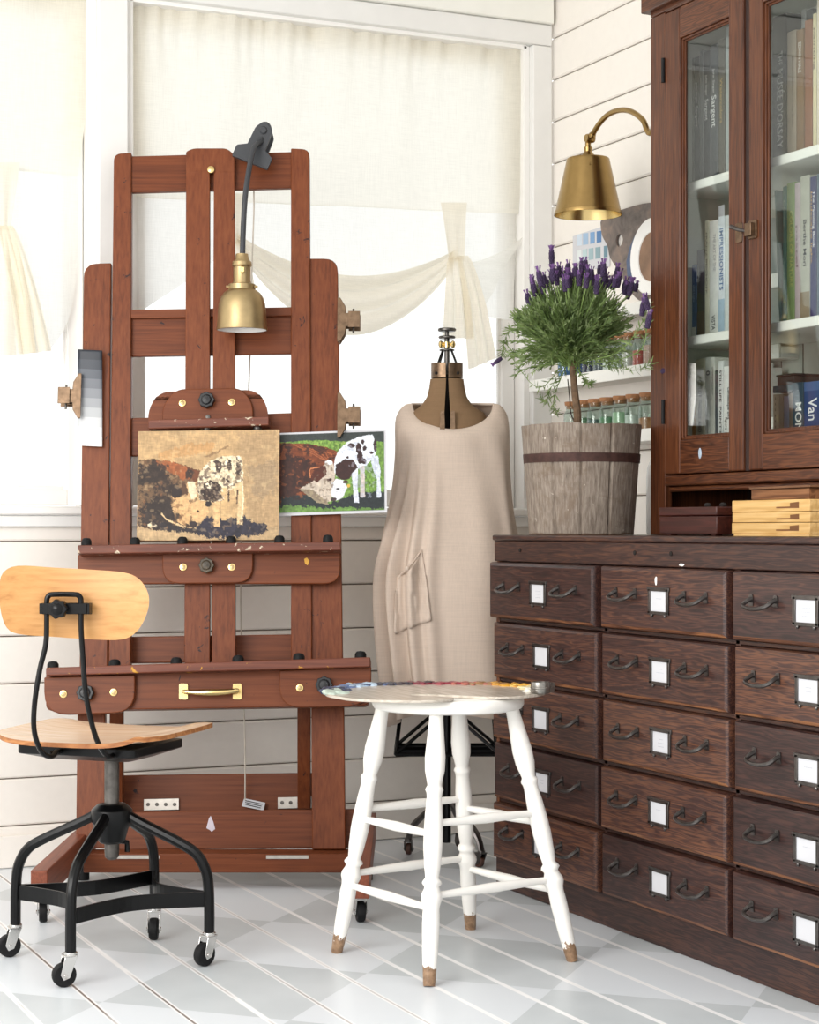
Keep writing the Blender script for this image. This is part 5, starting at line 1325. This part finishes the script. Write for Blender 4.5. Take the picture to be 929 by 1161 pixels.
def pale_boxes():
    x0 = 2.72; y1 = on_x(830,590,x0).y; y0 = y1-.32; zz = [CT+.006,CT+.034,CT+.060,CT+.090]
    b = MB().box((x0-.002,y0,CT+.0008),(x0+.30,y1-.012,CT+.0055)); o = b.build('thin_board', M_pale, loc=(x0,(y0+y1)/2,CT)); tag(o, 'thin pale board under the stack of slim pine boxes', 'board')
    for k,nm in enumerate(('lowest','middle','topmost')):
        za,zb = zz[k]+.0004,zz[k+1]-.0008
        t = thing('slim_wooden_box', 'slim pale pine box with a notched grip, %s of the stack of three'%nm, 'box', (x0,(y0+y1)/2,za), 0, 'slim pine boxes in the cubby')
        off = (.0,.001,.0005)[k]
        yn = on_x(896,590,x0).y; zm = (za+zb)/2; h = (zb-za)
        m = MB(); m.box((x0+off,y0,za),(x0+.30,y1-off,zb)); m.build('body', M_pale, t, bevel=.0015)
        n = MB(); n.prism([(0,zm+h*.22),(.035,zm+h*.30),(.035,zm-h*.22),(-.055,zm-h*.22),(-.055,zm-h*.10),(.0,zm-h*.08)], (Vector((x0+off,yn,0)),YM,UP,XM), -.004, .0006); n.build('grip_notch', plain('notch_shadow_wood',(120,78,42),.7), t, smooth=0)
    ya = on_x(852,560,2.80).y
    t = MB(); t.box((2.80,ya-.24,CT+.0915),(3.05,ya,CT+.118)); o = t.build('old_wooden_box', wood('old_brown_box',(84,52,32),(126,84,54),(160,116,80),1,.6,50,5,bump=.2), loc=(2.80,ya-.2,CT+.0915), bevel=.002); tag(o, 'worn brown wooden box with a warped lid on top of the pine boxes', 'box')
    l = MB(); l.box((2.796,ya-.25,CT+.1185),(3.054,ya+.003,CT+.124)); l.v = [Vector((v.x,v.y,v.z+.010*(1-(v.y-(ya-.41))/.41)*0+.006*(ya-v.y))) for v in l.v]; l.build('lid', plain('warped_lid_wood',(112,78,54),.7,0,.2), o, bevel=.001)
pale_boxes()
def white_jug():
    c = Vector((3.075,on_x(748,590,3.075).y,CT+.0008)); r = .040
    o = MB().lathe([(0,0),(r*.92,0),(r,.006),(r,.17),(r*.93,.20),(r*.62,.232),(r*.5,.245),(r*.5,.275),(r*.6,.28),(r*.6,.287),(r*.42,.287),(r*.42,.25),(0,.25)], c, n=28, caps=False).build('white_bottle', plain('white_glaze',(240,240,238),.2,0,.02), loc=c, smooth=40)
    tag(o, 'white bottle on the cabinet top, mostly hidden behind the left side of the bookcase', 'bottle')
white_jug()
# ------------------------------------------------------------------ brass wall lamp on the side of the bookcase
def wall_lamp():
    X = 2.95; q = lambda px,py: on_x(px,py,X); k = 5.83/F
    c = q(667,212); A = Vector((X,4.573,2.20))
    t = thing('wall_lamp', 'brass gooseneck wall lamp with a wide cone shade, mounted beside the bookcase above the lavender', 'lamp', A)
    MB().lathe([(.045,0),(.045,.006),(.035,.014),(.015,.020),(0,.021)], A, A+Vector((0,1,0)), n=24, caps=False).build('wall_plate', M_brass, t)
    zz = lambda py: H+(HY-py)*(c-CAM).dot(FW)/F
    P = [A+Vector((0,.018,0)), A+Vector((0,.06,.03)), q(737,151), q(729,136), q(716,126.5), q(703,125), q(690,130), q(680,140), q(673,151)]
    arm = MB().tube(cat(P,7), .0085, 12); arm.build('arm', M_brass, t)
    kn = MB(); kp = q(669,157); kn.lathe([(.012,-.014),(.014,-.008),(.014,.008),(.012,.014)], kp, kp+XM, n=16); kn.ball(kp, .0135, 14); kn.lathe([(.011,-.006),(.0115,0),(.0095,.006)], q(672,153), q(672,153)+(q(675,147)-q(672,153)).normalized(), n=14); kn.build('knuckle', M_brass, t)
    b = Vector((c.x,c.y,0)); n = MB(); n.lathe([(.009,zz(158)),(.009,zz(166)),(.013,zz(167)),(.012,zz(172)),(.018,zz(175)),(.028,zz(179)),(.030,zz(181))], b, n=22); n.build('neck', M_brass, t)
    s = MB(); r0,r1 = 24.5*k,38.6*k; z0,z1 = zz(181),zz(244)
    s.lathe([(.028,z0+.003),(r0-.002,z0+.003),(r0,z0),(r0+.0005,z0-.004),(r1-.0035,z1+.012),(r1-.001,z1+.011),(r1,z1+.004),(r1,z1)], b, n=56, caps=False, m=0)
    s.lathe([(.028,z0),(r0-.003,z0-.001),(r1-.003,z1)], b, n=56, caps=False, m=1)
    rr = MB(); s.build('shade', [M_brass,M_brass2], t, smooth=40, fix=False)
    MB().ball(b+Vector((0,0,zz(205))), .028, 16).build('bulb', plain('bulb_glass',(236,232,222),.3), t)
    MB().ball(b-FW*(r0+.006)+UP*(zz(190)), .005, 8).build('shade_screw', M_brass, t)
wall_lamp()
# ------------------------------------------------------------------ wall shelves with pigment jars
for z,nm in ((1.752,'topmost white wall shelf beside the bookcase, behind the lavender'),(1.554,'middle white wall shelf beside the bookcase, carrying red and blue pigment jars'),(1.352,'lowest white wall shelf beside the bookcase, carrying green pigment jars')):
    m = MB().box((RX-.095,4.30,z-.034),(RX-.0005,BY-.03,z)); o = m.build('wall_shelf', M_shelf, loc=(RX,5,z), bevel=.003); tag(o, nm, 'shelf', 'white wall shelves')
    o2 = MB().box((RX-.104,4.30,z-.034),(RX-.0955,BY-.03,z+.006)).build('front_lip', M_shelf, o, bevel=.002)
JX = 3.170
def jar(px, z, h, r, col, fill, label, group):
    y = on_x(px,450,JX).y; b = Vector((JX,y,z+.001)); t = thing('pigment_jar', label, 'jar', b, 0, group)
    g = MB().lathe([(0,.0),(r*.94,.0),(r,.004),(r,h*.62),(r*.9,h*.70),(r*.74,h*.75),(r*.74,h*.86),(r*.8,h*.87),(r*.8,h*.89),(r*.70,h*.89),(r*.70,h*.75),(r*.86,h*.69),(r*.95,h*.6),(r*.95,.004),(0,.004)], b, n=22, caps=False)
    g.build('glass_body', M_jar, t, smooth=50)
    MB().lathe([(0,.005),(r*.93,.005),(r*.93,h*fill),(r*.6,h*fill+.003),(0,h*fill)], b, n=20, caps=False).build('pigment', plain('pigment_%d_%d_%d'%col, col, .9, 0, .1, 60), t)
    MB().lathe([(0,h*.80),(r*.69,h*.80),(r*.71,h*.89),(r*.86,h*.895),(r*.9,h*.99),(r*.84,h),(0,h)], b, n=20, caps=False).build('cork', M_cork, t)
for px,c,f,l in ((649,(214,222,214),.4,'jar of pale pigment at the left end of the lowest wall shelf'),(662,(110,146,110),.5,'jar of mid-green pigment behind the lavender stem on the lowest wall shelf'),(675.5,(86,110,106),.42,'jar of dark grey-teal pigment on the lowest wall shelf, right of the lavender stem'),(689,(104,150,112),.46,'jar of leaf-green pigment on the lowest wall shelf, third from the bookcase end but one'),(704,(170,202,166),.55,'jar of light green pigment, third from the bookcase on the lowest wall shelf'),(718.5,(206,214,204),.45,'jar of whitish pigment, second from the bookcase on the lowest wall shelf'),(734,(178,124,84),.34,'jar of rusty orange pigment next to the bookcase on the lowest wall shelf')):
    jar(px,1.352,.122,.029,c,f,l,'green and earth pigment jars')
for px,c,f,l in ((641,(112,146,204),.5,'jar of light blue pigment at the left end of the middle wall shelf'),(655,(70,100,178),.5,'jar of bright blue pigment behind the lavender stem on the middle wall shelf'),(669,(56,58,84),.45,'jar of navy pigment on the middle wall shelf'),(681,(110,114,124),.5,'jar of slate grey pigment on the middle wall shelf'),(692,(232,232,228),.5,'jar of white pigment on the middle wall shelf'),(703,(190,190,186),.55,'jar of light grey pigment on the middle wall shelf'),(713.5,(222,212,206),.5,'jar of pale beige pigment beside the red one on the middle wall shelf'),(726,(206,92,84),.46,'jar of red pigment on the middle wall shelf'),(738.5,(232,186,172),.55,'jar of pink pigment next to the bookcase on the middle wall shelf')):
    jar(px,1.554,.120,.026,c,f,l,'red and blue pigment jars')
# ------------------------------------------------------------------ things hung on the right-hand wall
def wall_palette():
    X = RX-.006; WX = lambda px,py: on_x(px,py,X)
    fr = (Vector((X,0,0)),YM,UP,XM)
    o = [(683,252),(688,246),(704,239),(739,230),(757,238),(766,262),(765,300),(757,330),(742,345),(726,340),(714,326),(704,308),(694,292),(691,279),(685,267)]
    pts = [(-WX(*p).y, WX(*p).z) for p in o]; pts = [(p.x,p.y) for p in cat([Vector((a,b,0)) for a,b in pts+pts[:1]],4)[:-1]]
    hc = WX(704.5,272.5); R_ = .022; n = len(pts)
    ho = [(-hc.y+math.cos(2*PI*i/20)*R_, hc.z+math.sin(2*PI*i/20)*R_*.95) for i in range(20)]
    bm = bmesh.new(); es = []
    for ring in (pts,ho):
        vs = [bm.verts.new(fr[0]+fr[1]*a+fr[2]*b) for a,b in ring]
        es += [bm.edges.new((vs[i],vs[(i+1)%len(vs)])) for i in range(len(vs))]
    bmesh.ops.triangle_fill(bm, edges=es, use_beauty=True)
    r = bmesh.ops.extrude_face_region(bm, geom=bm.faces[:]); bmesh.ops.translate(bm, verts=[v for v in r['geom'] if isinstance(v,bmesh.types.BMVert)], vec=XM*.007)
    mb = MB(); bm.verts.index_update(); mb.add([v.co.copy() for v in bm.verts], [[v.index for v in f.verts] for f in bm.faces]); bm.free()
    m = NT('grimy_grey_palette'); v = m.coords(); m.set(m.ramp(m.noise(v,16,6,.65,.6), [(.3,lin((74,66,62))),(.5,lin((112,100,94))),(.66,lin((134,116,104))),(.8,lin((170,120,88)))]), .5)
    p = mb.build('old_palette', m.mat, loc=hc); tag(p, 'old grimy grey palette with a thumb hole, hung on the white wall behind the lavender', 'palette')
    bl = [(722,268),(729,276),(724,290),(722,306),(722,322),(726,332),(719,326),(714,312),(713,296),(717,280)]
    mb = MB(); mb.prism([(-WX(*q).y,WX(*q).z) for q in bl], fr, .0072, .0086); mb.build('blue_paint', plain('slate_blue_paint',(74,88,116),.5,0,.2,40), p)
    X2 = RX-.016; c = on_x(742.5,291,X2)
    d = MB(); d.lathe([(0,0),(.10,0),(.118,.010),(.122,.014),(.117,.018),(.080,.012),(.078,.008)], c, c+XM, n=44, caps=False, m=0); d.lathe([(.079,.009),(.0,.009)], c, c+XM, n=44, caps=False, m=1)
    o2 = d.build('round_dish', [M_white, plain('brown_tray_centre',(134,104,82),.6,0,.25,14)], loc=c, fix=True); tag(o2, 'round brown dish with a wide white rim, hung on the wall over the old palette', 'dish')
wall_palette()
def swatches():
    X = RX-.002; W_ = lambda px,py: on_x(px,py,X)
    c = [W_(650,268),W_(692,254),W_(692,302),W_(650,310)]
    mb = MB().add(c+[p+XM*.0012 for p in c], [(0,1,2,3),(7,6,5,4),(0,1,5,4),(1,2,6,5),(2,3,7,6),(3,0,4,7)]); o = mb.build('swatch_chart', M_card, loc=c[3], smooth=0); tag(o, 'white chart of blue and grey-green paint swatches pinned to the wall behind the lavender', 'chart')
    rows = (([(655,660.6),(662,667.6),(670,675),(677.4,682.6)],[(206,218,230),(160,186,212),(122,158,198),(88,126,172)],266),([(655.5,660),(661.5,666.3),(668.3,673.5),(676,681.5),(685.5,689.5)],[(222,228,228),(184,204,206),(160,184,190),(140,166,174),(110,140,154)],284))
    for r,(xs,cs,y) in enumerate(rows):
        for (a,b),cc in zip(xs,cs):
            dy = -(a-655)*.16
            q = [W_(a,y+dy),W_(b,y+dy-.8),W_(b,y+dy+12),W_(a,y+dy+13)]
            m = MB().add([p+XM*.0014 for p in q]+[p+XM*.0022 for p in q], [(0,1,2,3),(7,6,5,4),(0,1,5,4),(1,2,6,5),(2,3,7,6),(3,0,4,7)]); m.build('swatch', plain('swatch_%d_%d_%d'%cc,cc,.7,0,.06), o, smooth=0)
swatches()
# ------------------------------------------------------------------ lavender standard in a wooden bucket
def lavender():
    rg = random.Random(5)
    C = Vector((2.700,4.668,CT+.001)); k = 5.37/F; zt = H+(HY-483)*k
    t = thing('potted_lavender', 'lavender ball on a bare stem in a weathered wooden bucket with rusty hoop', 'plant', C)
    hh = zt-C.z; Rb,Rt = 59*k,68*k; n = 144; prof = [(0,Rb),(.02,Rb+.0005),(.5,(Rb+Rt)/2),(.98,Rt-.0005),(1,Rt)]
    mb = MB(); vs = []; staves = 12
    def rad(R,i,h): 
        a = (i/n*staves)%1; g = .006*max(0,1-min(a,1-a)*n/staves*1.05); return R-g+.0012*math.sin(int(i/n*staves)*1.7)
    outer = [(h,R) for h,R in prof]; inner = [(1.0,Rt-.016),(.93,Rt-.018),(.925,.001)]
    for h,R in outer+inner:
        for i in range(n):
            a = 2*PI*i/n; r = rad(R,i,h) if (h,R) in outer else R
            vs.append(C+Vector((math.cos(a)*r,math.sin(a)*r,h*hh+(.002*math.sin(i//12*2.1) if h == 1 else 0))))
    N = len(outer)+len(inner)
    mb.add(vs, [(j*n+i,j*n+(i+1)%n,(j+1)*n+(i+1)%n,(j+1)*n+i) for j in range(N-1) for i in range(n)]+[list(range(n))[::-1]])
    w = NT('weathered_grey_staves'); v = w.coords('Object',(1,1,.12)); v2 = w.coords('Object')
    c = w.ramp(w.noise(v,170,6,.65), [(.3,lin((98,86,76))),(.5,lin((132,119,107))),(.72,lin((158,147,134)))])
    c = w.mix(w.ramp(w.noise(v2,14,6,.7,.6), [(.52,G0),(.68,(.75,.75,.75,1))]), c, lin((112,94,78))); c = w.mix(w.ramp(w.noise(v2,38,6,.7), [(.66,G0),(.7,G1)]), c, lin((196,186,172)))
    sp = w.n.new('ShaderNodeSeparateXYZ'); w.link(v2, sp.inputs[0])
    st = w.math('ADD', w.math('MULTIPLY', sp.outputs[2], -1), w.math('MULTIPLY', w.noise(v2,20,4), .012)); c = w.mix(w.ramp(st, [(-.016+.012,G0),(-.016+.014,G1)]), c, lin((92,66,46)))
    w.set(c,.85); w.bump(w.noise(v,70,6,.65), .5, .002)
    b = mb.build('bucket', w.mat, t, smooth=30)
    y0,y1 = 525.5,515.5; h0 = (H+(HY-y0)*k-C.z); h1 = (H+(HY-y1)*k-C.z); Rh = lambda h: Rb+(Rt-Rb)*h/hh
    MB().lathe([(Rh(h0)-.001,h0),(Rh(h0)+.0022,h0),(Rh(h1)+.0022,h1),(Rh(h1)-.001,h1)], C, n=72, caps=False).build('hoop', plain('rusty_hoop',(70,46,40),.7,.3,.35,50), b)
    MB().lathe([(0,hh*.928),(Rt-.018,hh*.928)], C, n=30, caps=False).build('soil', M_soil, t)
    T0 = Vector((2.70,4.668,C.z+hh*.92)); X0 = lambda px,py,dx=0: on_x(px,py,2.70+dx)
    tr = cat([X0(654,492),X0(655,470),X0(652,445),X0(650,420),X0(649,404)],5)
    tm = MB().tube(tr, [.0125-.004*i/(len(tr)-1) for i in range(len(tr))], 10); tm.build('trunk', plain('bark',(104,82,62),.9,0,.35,60), t)
    MB().tube(cat([X0(655,484,.01),X0(648,470,.01),X0(646,450,.012),X0(644,430,.012)],5), .002, 6).build('side_shoot', plain('dark_stem',(58,50,42),.9), t)
    # foliage
    crown = X0(648,408); leaf = NT('lavender_leaf'); v = leaf.coords(); 
    leaf.set(leaf.ramp(leaf.noise(v,30,3), [(.3,lin((72,92,54))),(.5,lin((112,132,82))),(.72,lin((172,186,138)))]), .6)
    tl = leaf.n.new('ShaderNodeBsdfTranslucent'); tl.inputs[0].default_value = lin((150,172,96)); mx = leaf.n.new('ShaderNodeMixShader'); mx.inputs[0].default_value = .3
    leaf.link(leaf.b.outputs[0], mx.inputs[1]); leaf.link(tl.outputs[0], mx.inputs[2]); leaf.link(mx.outputs[0], leaf.out.inputs[0])
    M_stem = plain('lavender_stem',(126,150,84),.6,0,.15,30)
    fol = MB(); tips = []
    def strip(pts, w, m, up=None):
        d = (pts[-1]-pts[0]).normalized(); s = d.cross(Vector((rg.uniform(-1,1),rg.uniform(-1,1),rg.uniform(-1,1)))).normalized()
        vs = []
        for i,p in enumerate(pts):
            ww = w[i]; vs += [p-s*ww, p+s*ww]
        fol.add(vs, [(2*i,2*i+1,2*i+3,2*i+2) for i in range(len(pts)-1)], m)
    NS = 620
    for i in range(NS):
        az = rg.uniform(0,2*PI); u = rg.random()**.55
        # target on a dome: broad flat-topped ball
        ph = u*math.radians(112) if rg.random() < .30 else u*math.radians(80)
        Rr = .176 if ph < 1.2 else .176
        r3 = Vector((math.sin(ph)*math.cos(az), math.sin(ph)*math.sin(az), math.cos(ph)))
        tgt = crown + UP*.055 + Vector((r3.x*Rr, r3.y*Rr, r3.z*.182*(1.0 if r3.z > 0 else .8)))*rg.uniform(.72,1.06)
        if ph > 1.45: tgt += UP*rg.uniform(-.05,.0)
        if tgt.x > 2.83 and tgt.y < 4.62: tgt.x = 2.83
        b0 = crown+Vector((rg.uniform(-.02,.02),rg.uniform(-.02,.02),rg.uniform(-.02,.03)))
        mid = b0.lerp(tgt,.5)+Vector((r3.x,r3.y,0))*.022*(1 if ph < 1.2 else 1.6)+UP*(-.010 if ph < 1.0 else .03)
        if mid.x > 2.84 and mid.y < 4.62: mid.x = 2.84
        S = [b0*(1-q)**2+mid*2*q*(1-q)+tgt*q*q for q in [j/8 for j in range(9)]]
        strip(S, [.0013]*8+[.0009], 1); strip(S, [.0013]*8+[.0009], 1)
        L = sum((S[j+1]-S[j]).length for j in range(8)); nl = int(L/.0058)
        for j in range(nl):
            q = .22+.78*(j+.5)/nl
            if rg.random() < .10: continue
            x = q*8; jj = min(7,int(x)); p = S[jj].lerp(S[jj+1],x-jj); d = (S[jj+1]-S[jj]).normalized()
            a = rg.uniform(0,2*PI); pr = d.orthogonal().normalized(); sd = (Matrix.Rotation(a,3,d)@pr); ln = rg.uniform(.018,.034)*(1.15-.5*q)
            e = p+(d*rg.uniform(.9,1.5)+sd*rg.uniform(.35,.75)).normalized()*ln
            strip([p,p.lerp(e,.5)+d*.002,e], [.0007,rg.uniform(.0017,.0027),.0003], 0)
        tips.append((S[-1],(S[-1]-S[-2]).normalized(),ph))
    # a few stray shoots: lower left drooping and right-hand sprays
    stray = [([(640,410),(610,440),(575,398),(569,402)],0),([(640,412),(625,440),(620,455),(614,452)],1),([(642,415),(630,445),(628,462),(632,468)],1),([(660,410),(700,400),(725,372),(735,345)],0),([(660,412),(700,408),(728,395),(734,366)],0),([(655,412),(690,415),(720,420),(738,413)],1),([(652,415),(662,428),(665,435),(670,434)],1),([(640,405),(600,408),(585,402),(571,386)],1),([(650,400),(590,380),(577,375),(570,397)],0)]
    for pp,fl in stray:
        dx = rg.uniform(-.05,.0); S = cat([X0(x,y,dx*(i/3)) for i,(x,y) in enumerate(pp)],4)
        strip(S,[.0014]*len(S),1); strip(S,[.0014]*len(S),1)
        for j in range(len(S)-1):
            for _ in range(6):
                p = S[j].lerp(S[j+1],rg.random()); d = (S[j+1]-S[j]).normalized(); sd = Matrix.Rotation(rg.uniform(0,6.3),3,d)@d.orthogonal().normalized(); e = p+(d*.8+sd*.8).normalized()*rg.uniform(.014,.028)
                strip([p,p.lerp(e,.5),e],[.0008,.0018,.0003],0)
    fo = fol.build('foliage', [leaf.mat,M_stem], t, smooth=0, fix=False)
    # flower heads
    M_fl = plain('lavender_bract_dark',(54,36,70),.7,0,.3,80); M_fl2 = plain('lavender_petal',(108,72,128),.6,0,.2,80)
    def head():
        mb = MB()
        for ring in range(6):
            z = .003+ring*.0052; rr = .0062*math.sin(PI*(.25+.62*ring/6))+.0008
            for q in range(6):
                a = q*PI/3+ring*.5; mb.ball(Vector((math.cos(a)*rr*.72,math.sin(a)*rr*.72,z)), .0040, 6, 0, (1,1,1.15))
        mb.ball(Vector((0,0,.016)), .0062, 8, 0, (1,1,2.2))
        for q in range(5):
            a = q*PI*.4+.3; p = Vector((math.cos(a)*.0035,math.sin(a)*.0035,.031)); e = p+Vector((math.cos(a)*.005,math.sin(a)*.005,.013)); s = Vector((-math.sin(a),math.cos(a),0))*.003
            mb.add([p-s*.5,p+s*.5,e+s,e-s],[(0,1,2,3)],1); mb.ball(p, .003, 6, 1, (1,1,1.3))
        return mb
    src = None; 
    fs = []
    for i in range(64):
        az = i*2.39996; r = .158*math.sqrt((i+.5)/64); x,y = C.x-.002+math.cos(az)*r*1.0, C.y+math.sin(az)*r*1.0
        z = H+(HY-316)*k - .06*(r/.16)**2 + rg.uniform(-.026,.026)
        fs.append((Vector((x,y,z)), Vector((math.cos(az)*r*1.6,math.sin(az)*r*1.6,1)).normalized()))
    for px,py in ((735,345),(734,366),(728,352),(569,400),(734,340),(659,302),(604,318),(626,293)): fs.append((X0(px,py+6,-.03), Vector((rg.uniform(-.2,.2),rg.uniform(-.2,.2),1)).normalized() if py != 400 else Vector((-.6,.4,-.5)).normalized()))
    stm = MB()
    for i,(p,d) in enumerate(fs):
        if p.x > 2.845 and p.y < 4.61: p.x = 2.84
        if i == 0 or src is None:
            src = head().build('flower_head', [M_fl,M_fl2], smooth=180); o = src; o.parent = t
        else: o = src.copy(); COL.objects.link(o); o.parent = t
        s = rg.uniform(.78,1.12)
        o.matrix_local = WM[t.name].inverted() @ Matrix.Translation(p) @ d.to_track_quat('Z','Y').to_matrix().to_4x4() @ Matrix.Rotation(rg.uniform(0,6),4,'Z') @ Matrix.Diagonal((s,s,s*rg.uniform(.8,1.2),1))
        if i < 64 or i >= 69:
            b = crown.lerp(p,.35)+UP*.02; stm.tube([b,b.lerp(p,.5)+Vector((0,0,.004)),p+d*.004], .0012, 5)
    stm.build('flower_stem', M_stem, t, smooth=180)
lavender()
# ------------------------------------------------------------------ daylight, plus an assumed side light
wd = bpy.data.worlds.new('daylight'); SC.world = wd; wd.use_nodes = True
bg = wd.node_tree.nodes['Background']; bg.inputs[0].default_value = (1.0,.992,.978,1); bg.inputs[1].default_value = 1.32
def area(name, loc, target, size, sy, power, col=(1,1,1)):
    l = bpy.data.lights.new(name,'AREA'); l.shape = 'RECTANGLE'; l.size = size; l.size_y = sy; l.energy = power; l.color = col
    o = bpy.data.objects.new(name,l); COL.objects.link(o); o.location = loc; o.rotation_euler = (Vector(target)-Vector(loc)).to_track_quat('-Z','Y').to_euler(); return o
area('assumed_side_light', (-1.7,2.4,2.0), (2.2,4.9,.9), 2.6, 1.8, 135, (1,.985,.955))  # added area lamp: assumed daylight from the left, no side window is built
SC.view_settings.view_transform = 'Standard'; SC.view_settings.look = 'None'; SC.view_settings.exposure = 0.05; SC.view_settings.gamma = 1; SC.view_settings.use_curve_mapping = False
SC.cycles.use_denoising = True; SC.cycles.max_bounces = 10; SC.cycles.transparent_max_bounces = 24; SC.cycles.caustics_reflective = False; SC.cycles.caustics_refractive = False
